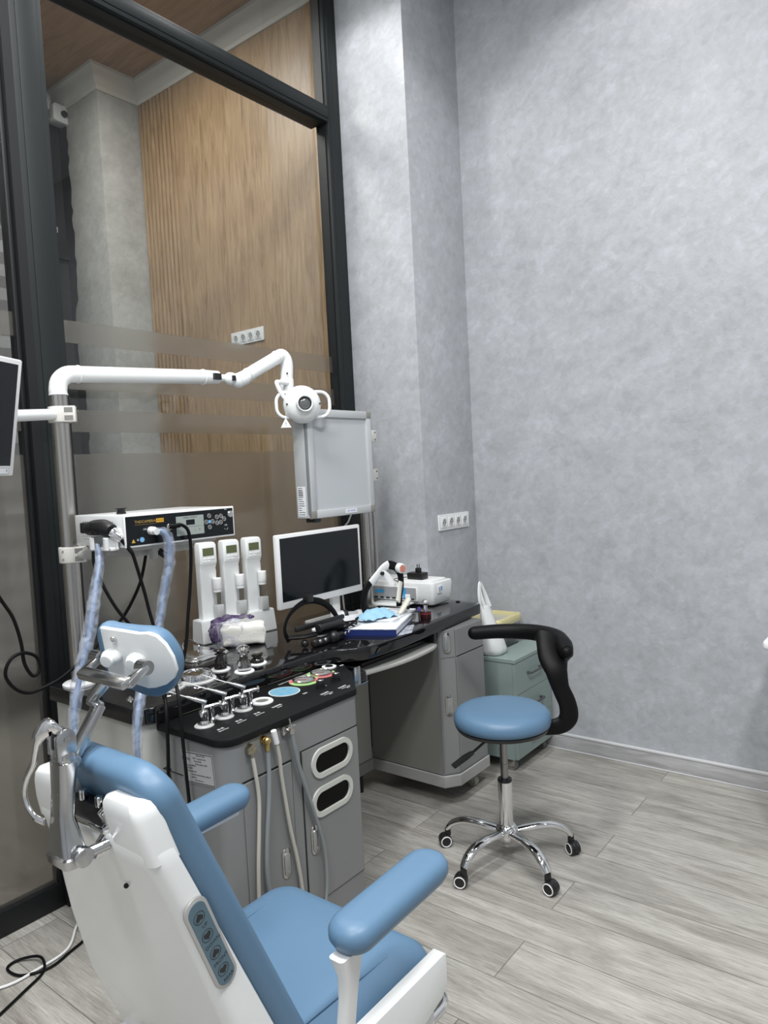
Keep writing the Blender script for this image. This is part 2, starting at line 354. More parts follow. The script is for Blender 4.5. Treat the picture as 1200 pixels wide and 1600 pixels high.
    def text(s, txt, M, size=.02, depth=.0003, mi=0, align='CENTER'):
        cu = bpy.data.curves.new('t', 'FONT'); cu.body = txt; cu.size = size; cu.extrude = depth; cu.align_x = align; cu.align_y = 'CENTER'; cu.resolution_u = 2
        o = bpy.data.objects.new('t', cu); C.objects.link(o)
        dg = bpy.context.evaluated_depsgraph_get(); me = bpy.data.meshes.new_from_object(o.evaluated_get(dg))
        me.transform(M)
        for p in me.polygons: p.material_index = mi
        me.materials.clear()
        n0 = len(s.bm.faces); s.bm.from_mesh(me); s.bm.faces.ensure_lookup_table()
        for f in s.bm.faces[n0:]: f.material_index = mi
        bpy.data.meshes.remove(me); bpy.data.objects.remove(o); bpy.data.curves.remove(cu); return s

def rrect(x0, x1, y0, y1, r, n=6):
    if not isinstance(r, (list, tuple)): r = (r,)*4
    P = []
    for (cx, cy, a0, q) in ((x1-r[0], y1-r[0], 0, r[0]), (x0+r[1], y1-r[1], 90, r[1]), (x0+r[2], y0+r[2], 180, r[2]), (x1-r[3], y0+r[3], 270, r[3])):
        for k in range(n+1):
            a = math.radians(a0+90*k/n); P.append((cx+q*math.cos(a), cy+q*math.sin(a)))
    return P
def frame(o, xd, yd):
    x = Vector(xd).normalized(); y = Vector(yd); y = (y-x*y.dot(x)).normalized(); z = x.cross(y)
    return Matrix.Translation(Vector(o)) @ Matrix((x, y, z)).transposed().to_4x4()
def stadium(cx, cy, w, h, n=10):
    r = min(w, h)/2; return rrect(cx-w/2, cx+w/2, cy-h/2, cy+h/2, r*.999, n)

WM = {}
def obj(name, mb, m, parent=None, local=False, smooth=35, mods=None):
    """link the mesh as ONE object; vertices are given in world space unless local"""
    me = bpy.data.meshes.new(name); mb.bm.normal_update(); mb.bm.to_mesh(me); mb.bm.free()
    if parent is not None and not local: me.transform(WM[parent].inverted())
    o = bpy.data.objects.new(name, me); C.objects.link(o)
    for x in (m if isinstance(m, (list, tuple)) else [m]): me.materials.append(x)
    if smooth:
        for p in me.polygons: p.use_smooth = True
        me.set_sharp_from_angle(angle=math.radians(smooth))
    if parent is not None: o.parent = parent; WM[o] = WM[parent].copy()
    else:
        if not local:   # put the origin at the base of the thing
            xs = [v.co.x for v in me.vertices]; ys = [v.co.y for v in me.vertices]; zs = [v.co.z for v in me.vertices]
            c = Vector(((min(xs)+max(xs))/2, (min(ys)+max(ys))/2, min(zs))); me.transform(Matrix.Translation(-c)); o.location = c
            WM[o] = Matrix.Translation(c)
        else: WM[o] = Matrix.Identity(4)
    return o
def tag(o, label, cat, group=None):
    o['label'] = label; o['category'] = cat
    if group: o['group'] = group
    return o
def thing(name, label, cat, loc=(0, 0, 0), rz=0., group=None):
    o = bpy.data.objects.new(name, None); C.objects.link(o); o.empty_display_size = .05
    o.location = loc; o.rotation_euler = (0, 0, rz)
    WM[o] = Matrix.Translation(Vector(loc)) @ Matrix.Rotation(rz, 4, 'Z')
    return tag(o, label, cat, group)
def struct(name, mb, m, parent=None, smooth=35):
    """part of the room shell; keeps world coordinates as object coordinates"""
    me = bpy.data.meshes.new(name); mb.bm.to_mesh(me); mb.bm.free(); o = bpy.data.objects.new(name, me); C.objects.link(o)
    for x in (m if isinstance(m, (list, tuple)) else [m]): me.materials.append(x)
    if smooth:
        for p in me.polygons: p.use_smooth = True
        me.set_sharp_from_angle(angle=math.radians(smooth))
    WM[o] = Matrix.Identity(4)
    if parent is None: o['kind'] = 'structure'
    else: o.parent = parent
    return o
def dup(root, loc, rz=None, label=None):
    def cp(o, par):
        c = o.copy(); C.objects.link(c); c.parent = par
        WM[c] = Matrix.Identity(4)
        for ch in o.children: cp(ch, c)
        return c
    r = cp(root, None); r.location = loc
    if rz is not None: r.rotation_euler = (0, 0, rz)
    if label: r['label'] = label
    WM[r] = Matrix.Translation(Vector(loc)) @ Matrix.Rotation(rz or 0, 4, 'Z')
    return r

# =====================================================================
# THE ROOM
# =====================================================================
XR, YP, YC, XC = 3.46, 2.49, 2.07, 2.97     # right wall, partition, pier face, pier side
struct('floor', MB().box(-2.6, XR+.1, -2.6, YP+.3, -.1, 0), FLOORM)
struct('ceiling', MB().box(-2.6, XR+.1, -2.6, YP+.12, CE, CE+.1), CEILM)
struct('wall_right', MB().box(XR, XR+.12, -2.6, YC, 0, CE), PLASTER)
struct('wall_corner', MB().box(XC, XR+.12, YC, 2.57, 0, CE, .004), PLASTER)
struct('wall_left', MB().box(-2.72, -2.6, -2.6, YP+.12, 0, CE), PLASTER)
struct('wall_behind', MB().box(-2.6, XR+.12, -2.72, -2.6, 0, CE), PLASTER)
struct('wall_front', MB().box(-2.6, -.95, YP, YP+.12, 0, CE), PLASTER)
b = MB(); b.box(XR-.016, XR, -2.6, YC, 0, .079, .003)
b2 = MB(); b2.box(XR-.019, XR, -2.6, YC, .074, .089, .005, 3); b2.box(XR-.021, XR-.0, -2.6, YC, 0, .007, .002)
br = struct('baseboard_right', b, BASEB); struct('baseboard_cap', b2, mat('skirting_cap', (.55, .56, .57), .35), br)
b = MB(); b.box(XC, XR, YC-.016, YC, 0, .086, .003); struct('baseboard_corner', b, BASEB)

# glazed partition: fixed bay on the right, door leaf on the left
b = MB()
for x0, x1 in ((1.26, 1.375), (2.872, XC)):
    b.box(x0, x1, YP, YP+(.12 if x0 < 2 else .072), 0, CE, .003)
    b.box(x0+.022, x1-.022, YP-.004, YP+.01, 0, CE, .002)
b.box(1.375, 2.872, YP, YP+.12, 0, .09, .003)
b.box(1.375, 2.872, YP, YP+.12, 3.297, 3.378, .003); b.box(1.375, 2.872, YP-.004, YP+.01, 3.315, 3.36, .002)
b.box(1.375, 2.872, YP, YP+.12, CE-.07, CE, .003)
win = struct('window_1', b, FRAME)
b = MB()
for x0, x1 in ((1.375, 1.382), (2.865, 2.872)):
    for z0, z1 in ((.09, 3.297), (3.378, CE-.07)): b.box(x0, x1, YP+.02, YP+.075, z0, z1)
for z in (.09, 3.29, 3.378, CE-.077): b.box(1.375, 2.872, YP+.02, YP+.075, z, z+.007)
struct('gasket', b, FRAMED, win)
b = MB(); b.box(1.378, 2.869, 2.547, 2.549, .09, 3.297); struct('pane', b, PANE, win, 0)
b = MB(); b.box(1.378, 2.869, 2.547, 2.549, 3.378, CE-.07); struct('pane', b, PANE, win, 0)
b = MB()
for z0, z1 in ((.09, 1.621), (1.703, 1.785), (1.86, 1.942), (2.03, 2.112)): b.box(1.382, 2.865, 2.5435, 2.5455, z0, z1)
struct('frosted_film', b, FILM, win, 0)

b = MB()
b.box(1.212, 1.228, YP+.02, YP+.07, .088, CE-.07, .003)
b.box(-.95, 1.228, YP+.02, YP+.07, .0, .088, .003)
b.box(-.95, 1.212, YP+.02, YP+.07, CE-.15, CE-.07, .003); b.box(-.95, -.85, YP+.02, YP+.07, .088, CE-.15, .003)
# the leaf overlaps the post so only a narrow black stile shows
dr = struct('door_1', b, FRAMED)
b = MB(); b.box(-.95, 1.26, YP+.0, YP+.12, CE-.07, CE); b.box(1.228, 1.26, YP-.002, YP+.1, 0, CE-.07); struct('door_head', b, FRAMED, dr)
b = MB(); b.box(-.85, 1.214, 2.534, 2.537, .088, CE-.15); struct('pane', b, PANE, dr, 0)
b = MB()
for z0, z1 in ((.088, 1.621), (1.703, 1.785), (1.86, 1.942), (2.03, 2.112)): b.box(-.85, 1.214, 2.5305, 2.5325, z0, z1)
struct('frosted_film', b, FILM, dr, 0)

# the room beyond the glass
YB = 4.85
struct('wall_beyond_right', MB().box(3.05, 3.17, 2.57, 4.5, 0, CE), WOODW)
b = MB()
y = 3.975
while y < 4.34:
    b.box(3.038, 3.052, y, y+.028, 0, CE-.131, .003); y += .042
b.box(3.040, 3.052, 2.72, 2.745, 0, CE-.131, .003)
struct('trim_1', b, WOODW)
struct('wall_beyond_pillar', MB().box(2.744, 3.3, 4.35, YB, 0, CE, .003), PLASTER_O)
b = MB()
random.seed(3)
poly = [(4.74, 0)]; z = 0
while z < 4.0:
    poly.append((4.75+random.uniform(-.012, .012)+(.05 if 2.25 < z < 2.75 else 0), z)); z += .05
poly += [(4.77, 4.0), (YB, 4.0), (YB, 0)]
b.prism(poly, 2.74, 2.746, M=Matrix(((0, 0, 1, 0), (1, 0, 0, 0), (0, 1, 0, 0), (0, 0, 0, 1))))
struct('trim_2', b, DARKW)
b = MB(); b.box(-1.2, 2.744, YB, YB+.12, 0, CE); struct('wall_beyond_far', b, DARKW)
b = MB(); b.box(2.2, 2.744, YB-.03, YB, 3.08, 3.2); b.box(2.2, 2.744, YB-.05, YB, 4.0, 4.05); struct('trim_3', b, FRAMED)
struct('wall_beyond_left', MB().box(-1.3, -1.2, 2.61, YB, 0, CE), PLASTER_O)
struct('floor_beyond', MB().box(-1.3, 3.3, 2.79, YB+.1, -.1, 0), FLOORM)
b = MB(); b.box(-1.3, 3.3, YP+.12, YB+.12, CE, CE+.1); struct('ceiling_beyond', b, WOODC)
def cornice(name, pts):
    prof = [(0, -.13), (.012, -.13), (.016, -.105), (.035, -.09), (.05, -.06), (.075, -.03), (.085, -.02), (.085, 0), (0, 0)]
    b = MB()
    n = len(pts); loops = []
    for i, (x, y) in enumerate(pts):
        d0 = Vector(pts[i])-Vector(pts[i-1]) if i > 0 else Vector(pts[1])-Vector(pts[0])
        d1 = Vector(pts[i+1])-Vector(pts[i]) if i < n-1 else d0
        n0 = Vector((-d0.y, d0.x)).normalized(); n1 = Vector((-d1.y, d1.x)).normalized(); m = (n0+n1); m = m/(m.dot(n0))
        loops.append([(x+m.x*p, y+m.y*p, CE+q) for p, q in prof])
    b.loft(loops); return struct(name, b, CORN)
cornice('trim_4', [(3.05, 2.572), (3.05, 4.35), (2.744, 4.35), (2.744, YB)])

# zebra roller blind seen through the door leaf
t = thing('roller_blind', 'grey zebra-striped roller blind hanging beyond the glass door', 'blind', (1.7, 4.7, .3))
b = MB(); b2 = MB(); k = 0; z = .3
while z < 4.0:
    (b if k % 2 else b2).box(.6, 2.585, 4.69, 4.693, z, z+.075); z += .075; k += 1
obj('dark_stripes', b, mat('blind_grey', (.16, .155, .16), .8, noise=.2, nscale=40), t)
obj('pale_stripes', b2, mat('blind_pale', (.30, .30, .31), .8, noise=.15, nscale=40), t)
b = MB(); b.box(.6, 2.59, 4.66, 4.72, 4.0, 4.08, .01); obj('cassette', b, mat('blind_cassette', (.4, .4, .4), .4), t)
b = MB(); b.box(.6, 2.58, 4.655, 4.68, 3.19, 3.235, .008); obj('rail', b, STEEL, t)
b = MB(); b.cyl((2.2, 4.6, .0), (2.2, 4.6, .01), .01)
b.bm.free()

# camera and junction box high on the dark far wall
t = thing('security_camera', 'white security camera high on the dark wall beyond the glass', 'camera', (2.70, 4.8, 3.97))
M = frame((2.70, 4.78, 4.03), (1, .1, 0), (.05, 0, 1))
b = MB(); b.prism(rrect(-.065, .065, -.06, .06, .025), -.03, .06, .008, M=M); obj('housing', b, WHITEP, t)
b = MB(); b.cyl(M@Vector((.01, 0, .055)), M@Vector((.01, 0, .075)), .024, .02); obj('lens', b, BLACKP, t)
b = MB(); b.box(2.66, 2.74, 4.8, YB, 4.0, 4.06, .01); obj('mount', b, WHITEP, t)
b = MB(); b.box(2.635, 2.685, YB-.04, YB, 4.1, 4.185, .004); b.box(2.64, 2.68, YB-.045, YB-.03, 4.11, 4.175, .003)
tag(obj('junction_box', b, WHITEP), 'small white junction box beside the ceiling above the security camera', 'junction box')
b = MB(); b.tube([(2.72, 4.83, 4.18), (2.725, 4.82, 4.14), (2.715, 4.83, 4.10), (2.73, 4.82, 4.07), (2.70, 4.82, 4.05)], .004, 6)
tag(obj('camera_cable', b, mat('grey_cable', (.3, .3, .3), .5)), 'thin grey cable drooping between ceiling and security camera', 'cable')

def socket_plate(loc, label, M, grp=None):
    """four-gang schuko socket plate; M maps plate plane to the wall"""
    t = thing('power_socket', label, 'socket', loc)
    W, H = .293, .082
    b = MB(); b.prism(rrect(-W/2, W/2, -H/2, H/2, .004, 3), 0, .009, .002, M=M); obj('cover_frame', b, WHITEP, t)
    for k in range(4):
        cx = -W/2+.0455+k*.0675
        b = MB(); b.prism(rrect(cx-.028, cx+.028, -.028, .028, .004, 3), .008, .0115, .001, M=M)
        o = obj('insert', b, WHITEP, t)
        b = MB(); b.lathe([(.0205, .0115), (.022, .0125), (.0215, .0135), (.019, .013), (.0175, .006)], (0, 0, 0), 28, M=None, cap=False)
        b2 = MB(); b2.add(b, M @ Matrix.Translation((cx, 0, 0))); b.bm.free()
        b2.cyl(M@Vector((cx, 0, .0112)), M@Vector((cx, 0, .0118)), .018, mi=1)
        for s in (-1, 1): b2.cyl(M@Vector((cx+s*.0085, 0, .0112)), M@Vector((cx+s*.0085, 0, .0122)), .0032, seg=10, mi=2); b2.box(cx-.003, cx+.003, s*.016-.002, s*.016+.002, .0115, .015, mi=3, M=M)
        obj('well', b2, [WHITEP, mat('socket_recess', (.38, .38, .38), .5), INK, STEEL], o)
    return t
socket_plate((3.226, YC, 1.175), 'white four-gang power socket on the grey wall above the desk end', frame((3.226, YC, 1.218), (1, 0, 0), (0, 0, 1)) )
socket_plate((3.05, 3.39, 2.33), 'white four-gang power socket on the wood panelled wall beyond the glass', frame((3.05, 3.386, 2.367), (0, -1, 0), (0, 0, 1)))

# =====================================================================
# TREATMENT UNIT: worktop, cabinets, console
# =====================================================================
D = .845                      # worktop height; unit, pole and lamp numbers are pre-scaled about the camera
def arc(cx, cy, r, a0, a1, n=8): return [(cx+r*math.cos(math.radians(a0+(a1-a0)*k/n)), cy+r*math.sin(math.radians(a0+(a1-a0)*k/n))) for k in range(n+1)]
wt = [(1.155, 2.36)]+arc(1.225, 1.902, .07, 180, 268, 8)+[(1.90, 1.828), (1.955, 1.812), (1.995, 1.77), (2.035, 1.732), (2.075, 1.72), (2.25, 1.713), (2.93, 1.766)]+arc(2.945, 1.80, .035, -80, 0, 5)+[(3.0, 1.945), (3.0, 2.04), (2.955, 2.05), (2.955, 2.36)]
t = thing('worktop', 'glossy black L-shaped worktop of the treatment unit with rounded corner', 'worktop', (2.0, 2.05, D-.05))
b = MB(); b.prism(wt, D-.05, D, .006, 3); obj('slab', b, BLACKG, t)
b = MB(); b.cyl((1.205, 1.965, D), (1.205, 1.965, D+.006), .011, .009, 16); b.cyl((1.205, 1.965, D+.006), (1.205, 1.965, D+.011), .005, .004, 12); obj('steel_cap', b, STEEL, t)
b = MB(); b.lathe([(.009, 0), (.012, .004), (.006, .006)], (2.955, 1.89, D), 14); obj('cable_grommet', b, BLACKP, t)

# pedestal under the left end
t = thing('side_pedestal', 'pale grey pedestal with rounded front edge under the left end of the worktop', 'cabinet', (1.3, 2.1, 0))
pd = [(1.17, 2.345)]+arc(1.225, 1.906, .055, 180, 270, 8)+[(1.30, 1.851), (1.30, 2.345)]
b = MB(); b.prism(pd, .09, D-.055, .002, 1); b.box(1.19, 1.30, 1.87, 2.33, .06, .09); obj('body', b, OFFW, t)
def caster(t, x, y, r, m, top, w_=.012):
    b = MB(); b.cyl((x-w_, y, r), (x+w_, y, r), r, seg=20, bev=.002); b.box(x-w_-.003, x+w_+.003, y-.008, y+.008, r, top); return obj('caster', b, m, t)
for x in (1.2, 1.275):
    for y in (1.9, 2.3): caster(t, x, y, .028, BLACKR, .075)

# console cabinet with the control panel
CX0, CX1, CY = 1.221, 1.778, 1.548
CT = .79
t = thing('treatment_console', 'grey steel treatment console cabinet with black control top and hoses in front', 'cabinet', (1.5, 1.7, 0))
cab = [(CX0, 1.80)]+arc(CX0+.05, CY+.05, .05, 180, 270, 7)+arc(CX1-.02, CY+.02, .02, -90, -45, 3)+[(1.90, 1.69), (1.92, 1.80)]
b = MB(); b.prism(cab, .094, CT-.022, .002, 1)
for (x0, x1, z0, z1) in ((1.278, 1.462, .12, .657), (1.50, 1.766, .175, .668)): b.box(x0, x1, CY-.0015, CY+.01, z0, z1, mi=1)
b.box(CX0-.0008, CX0+.01, 1.60, 1.84, .652, .655, mi=1)
b.box(1.272, 1.462, CY-.0008, CY+.01, .655, .6575, mi=1)
for (z) in (.605, .484): b.box(1.555, 1.712, CY-.0022, CY+.01, z-.03, z+.03, mi=1)
body = obj('body', b, [GREY, SEAM], t)
top = [(CX0-.006, 1.85)]+arc(CX0+.049, CY+.049, .056, 180, 270, 8)+arc(CX1-.02, CY+.014, .022, -90, -42, 4)+[(1.915, 1.69), (1.96, 1.76), (1.96, 1.835)]
b = MB(); b.prism(top, CT-.022, CT, .003, 2)
MP = lambda x, y: frame((x, y, CT+.0003), (1, 0, 0), (0, 1, 0))
MR = lambda x, y: frame((x, y, CT+.0003), (1, .06, 0), (-.06, 1, 0))
panel = obj('control_panel', b, BLACKS, t)
def lettering(*items):
    b = MB()
    for s, x, y, h in items: b.text(s, MR(x, y), h, .0002)
    obj('panel_lettering', b, INKW, panel, smooth=0)
for x, y in ((1.283, 1.632), (1.357, 1.640), (1.430, 1.642)): lettering(('喷 枪', x, y+.007, .0105), ('Spray Gun', x, y-.006, .0085))
lettering(('冷凝喷瓶', 1.507, 1.645, .0105), ('Bottle', 1.507, 1.632, .008))
for x, y in ((1.678, 1.60), (1.759, 1.595)): lettering(('正压调节', x, y, .0105), ('Pressure adjust', x+.004, y-.012, .007), ('(MPa)', x+.006, y-.021, .007))
for x, y in ((1.645, 1.657), (1.735, 1.655)): lettering(('正压', x, y, .0105))
lettering(('Negative pressure', 1.70, 1.808, .0085)); lettering(('Positive pressure', 1.80, 1.812, .0085)); lettering(('电源', 1.960, 1.775, .010))
# pressure gauges
for i, (x, y) in enumerate(((1.742, 1.757), (1.838, 1.765))):
    b = MB(); b.lathe([(.052, 0), (.052, .0012), (.034, .0015), (.034, .0005)], (x, y, CT), 40, cap=False)
    for k, f in enumerate(b.bm.faces):
        a = math.degrees(math.atan2(f.calc_center_median().y-y, f.calc_center_median().x-x)) % 360
        f.material_index = (1 if 150 < a < 290 else 0) if i == 0 else (1 if 60 < a < 210 or a > 320 else 0)
    g = obj('gauge', b, [mat('gauge_red_ring', (.55, .16, .17), .5), mat('gauge_green_ring', (.33, .55, .22), .5)], t)
    b = MB(); b.lathe([(.040, 0), (.040, .008), (.036, .010), (.033, .008), (.033, .003)], (x, y, CT), 40, cap=False); obj('bezel', b, STEEL, g)
    b = MB(); b.cyl((x, y, CT+.001), (x, y, CT+.003), .0335)
    for k in range(11):
        a = math.radians(-45+27*k); b.box(-.0006, .0006, .023, .029, .0031, .0036, M=Matrix.Translation((x, y, CT)) @ Matrix.Rotation(a-PI/2, 4, 'Z'), mi=1)
        if k % 2 == 0: b.text(str(k//2), Matrix.Translation((x+.018*math.cos(a+.0), y+.018*math.sin(a), CT+.0032)), .006, .0001, 1)
    b.tube([(x+.008, y-.006, CT+.0045), (x-.012, y+.016, CT+.0045)], .0009, 6, sm=0, mi=2)
    obj('dial', b, [mat('dial_white', (.62, .64, .64), .4), INK, mat('needle_red', (.5, .05, .05), .4)], g, smooth=0)
    b = MB(); b.cyl((x, y, CT+.0065), (x, y, CT+.0085), .034); obj('dial_glass', b, GLASS, g)
# round membrane key pad
x, y = 1.624, 1.732
b = MB(); b.cyl((x, y, CT), (x, y, CT+.001), .052, seg=48); b.cyl((x, y, CT+.001), (x, y, CT+.0014), .049, seg=48, mi=1)
pad = obj('round_keypad', b, [INKW, mat('pale_blue_pad', (.16, .34, .44), .4)], t)
for k, (dx, dy) in enumerate(((-.018, .016), (.016, .020), (-.026, -.012), (.024, -.006), (0, -.02))):
    b = MB(); b.cyl((x+dx, y+dy, CT+.0014), (x+dx, y+dy, CT+.0022), .0065, seg=16); obj('key', b, BLUEP, pad)
# white ring port and power button
b = MB(); b.lathe([(.036, 0), (.036, .003), (.033, .006), (.022, .006), (.02, .002)], (1.512, 1.717, CT), 32, cap=False); b.cyl((1.512, 1.717, CT), (1.512, 1.717, CT+.004), .021, mi=1)
obj('bottle_port', b, [WHITEP, mat('port_grey', (.16, .16, .15), .3)], t)
b = MB(); b.cyl((1.918, 1.800, CT), (1.918, 1.800, CT+.004), .027, seg=32); b.lathe([(.015, .004), (.014, .007), (.011, .007), (.011, .005)], (1.918, 1.800, CT), 24, mi=1, cap=False); b.cyl((1.918, 1.800, CT), (1.918, 1.800, CT+.0065), .010, mi=2)
obj('power_switch', b, [WHITEP, BLACKP, CHROME], t)
# regulator knobs
for x, y in ((1.717, 1.655), (1.806, 1.665)):
    b = MB(); b.cyl((x, y, CT), (x, y, CT+.006), .017); b.cyl((x, y, CT+.006), (x, y, CT+.026), .0145, .0135, bev=.002); b.cyl((x, y, CT+.026), (x, y, CT+.0285), .011, .008, mi=1)
    obj('regulator_knob', b, [BLACKP, STEEL], t)
# doors with stadium windows and recessed pulls
def pull(parent, M):
    b = MB(); b.prism(stadium(0, 0, .034, .092), 0, .0035, .0015, 2, M=M); h = obj('handle', b, STEEL, parent)
    b = MB(); b.prism(stadium(0, -.002, .024, .07), .002, .0075, .0025, 2, M=M); b.cyl(M@Vector((0, -.024, .007)), M@Vector((0, -.024, .009)), .004, seg=12); obj('latch', b, mat('latch_grey', (.36, .37, .37), .3, .6), h)
FM = lambda x, z, y=CY-.0045: frame((x, y, z), (1, 0, 0), (0, 0, 1))
b = MB(); b.box(1.272, 1.459, CY-.0045, CY-.001, .124, .652, .0012, 1); dl = obj('door', b, GREY, t); pull(dl, FM(1.415, .362))
def holed(outer, holes, z0, z1, M, mi=0):
    """flat plate with holes, bridged by triangulation"""
    bm = bmesh.new(); es = []
    for lp in [outer]+holes:
        vs = [bm.verts.new((p[0], p[1], z1)) for p in lp]; es += [bm.edges.new((vs[i], vs[(i+1) % len(vs)])) for i in range(len(vs))]
    bmesh.ops.triangle_fill(bm, edges=es, use_beauty=True)
    r = bmesh.ops.extrude_face_region(bm, geom=bm.faces[:])
    for v in [g for g in r['geom'] if isinstance(g, bmesh.types.BMVert)]: v.co.z = z0
    bmesh.ops.recalc_face_normals(bm, faces=bm.faces[:])
    m_ = MB(); m_._fin(bm, M, mi); return m_
WC = ((1.634, .605), (1.627, .484))
holes = [stadium(cx-1.633, cz-.42, .158, .062, 12) for cx, cz in WC]
b = holed([(-.129, -.241), (.129, -.241), (.129, .244), (-.129, .244)], holes, -.0035, 0, FM(1.633, .42)); dr_ = obj('door', b, GREY, t); pull(dr_, FM(1.538, .378))
for cx, cz in WC:
    b = holed(stadium(0, 0, .19, .094, 14), [stadium(0, 0, .158, .062, 14)], -.003, .006, FM(cx, cz)); obj('window_rim', b, mat('ivory_rim', (.50, .51, .47), .35), dr_)
    b = MB(); b.prism(stadium(0, 0, .16, .064), -.002, -.001, M=FM(cx, cz)); obj('dark_glass', b, mat('smoked_glass', (.002, .002, .002), .12, spec=.12), dr_)
for x in (1.30, 1.68):
    for y in (1.63, 1.77): caster(t, x, y, .034, BLACKR, .096)
# rating label on the side
ML = frame((CX0-.0008, 1.672, .690), (0, -1, .09), (0, .09, 1))
b = MB(); b.box(-.072, .072, -.045, .045, 0, .0006, M=ML); b.add(holed([(-.070, -.043), (.070, -.043), (.070, .043), (-.070, .043)], [[(-.068, -.041), (.068, -.041), (.068, .041), (-.068, .041)]], 0, .0009, ML, 1))
lines = [('Name:M1-006', .018, .037), ('ENT Treatment Unit', .012, .028), ('Powered By', .004, .020), ('Serial number 220V', .018, .012), ('Input power 800VA', -.035, .006), ('No.2022092', -.04, -.002), ('Date of manufacture', -.036, -.010), ('Made in by the factory address', .012, -.019), ('Add:No', -.02, -.027), ('www.unit.com', -.0, -.0345)]
for s, x, y in lines: b.text(s, ML @ Matrix.Translation((x, y, .0007)), .0068, .0002, 1)
b.text('E.U.Mdu', ML @ Matrix.Translation((-.05, .024, .0007)), .011, .0002, 1)
obj('rating_label', b, [mat('label_silver', (.40, .41, .41), .4), INK], body, smooth=0)
# connectors at the front rail
b = MB(); b.box(1.288, 1.318, CY-.02, CY-.0, .733, .752, .004); b.cyl((1.303, CY, .747), (1.303, CY-.018, .747), .013, seg=6); b.cyl((1.303, CY-.014, .74), (1.303, CY-.014, .722), .006)
obj('air_connector', b, mat('dull_brass', (.38, .34, .25), .3, 1.), t)
b = MB(); b.cyl((1.357, CY, .752), (1.357, CY-.014, .752), .012); b.sph((1.357, CY-.018, .752), .0115); b.cyl((1.357, CY-.018, .750), (1.357, CY-.018, .724), .0075); b.cyl((1.357, CY-.018, .738), (1.357, CY-.018, .724), .0095, seg=6)
obj('brass_elbow', b, BRASS, t)
b = MB(); b.box(1.425, 1.458, CY-.012, CY, .742, .768, .003); b.cyl((1.446, CY-.012, .752), (1.446, CY-.03, .752), .009); b.cyl((1.45, CY-.022, .735), (1.447, CY-.022, .775), .006); b.cyl((1.436, CY-.022, .765), (1.466, CY-.022, .765), .003, seg=8); b.cyl((1.447, CY-.022, .775), (1.444, CY-.022, .79), .0025, seg=8)
obj('tap_bracket', b, STEEL, t)
b = MB()
for x in (1.303, 1.352):
    for dz in (0, .007): b.box(x-.014, x+.014, CY-.001, CY, .768+dz, .770+dz)
obj('port_marks', b, INKW, t, smooth=0)

def hose(name, pts, r, m, label, cat='hose', grp=None, seg=10):
    b = MB(); b.tube(pts, r, seg); return tag(obj(name, b, m), label, cat, grp)
hose('hose', [(1.303, CY-.014, .725), (1.308, CY-.016, .68), (1.316, CY-.016, .60), (1.309, CY-.016, .51), (1.298, CY-.016, .40), (1.292, CY-.016, .28), (1.288, CY-.018, .12), (1.285, CY-.03, .007)], .0056, HOSEB, 'beige hose from the leftmost connector of the console down to the floor')
hose('hose', [(1.357, CY-.018, .726), (1.357, CY-.018, .66), (1.35, CY-.018, .58), (1.334, CY-.018, .47), (1.327, CY-.018, .37), (1.338, CY-.018, .27), (1.36, CY-.02, .15), (1.37, CY-.03, .0085)], .0064, HOSEG, 'dark grey hose hanging from the brass elbow of the console')
b = MB(); b.tube([(1.389, CY-.022, .735), (1.397, CY-.022, .69), (1.403, CY-.018, .64), (1.415, CY-.017, .55), (1.428, CY-.017, .46), (1.448, CY-.017, .36), (1.463, CY-.017, .24), (1.465, CY-.02, .12), (1.46, CY-.03, .007)], .0056, 10)
h = tag(obj('hose', b, HOSEB), 'beige hose with a white tip, third hose from the left on the console', 'hose')
b = MB(); b.tube([(1.380, CY-.022, .775), (1.389, CY-.022, .735)], .0085, 14, sm=0); obj('tip', b, WHITEP, h)
b = MB(); b.tube([(1.45, CY-.022, .745), (1.458, CY-.022, .70), (1.475, CY-.02, .63), (1.50, CY-.02, .55), (1.53, CY-.02, .46), (1.556, CY-.02, .37), (1.566, CY-.02, .29), (1.56, CY-.02, .20), (1.53, CY-.022, .12), (1.49, CY-.03, .006)], [.0072, .0072, .007, .0065, .006, .0055, .005, .0045, .004, .004], 10)
tag(obj('hose', b, HOSEG), 'thin grey hose crossing the right console door from the tap bracket', 'hose')

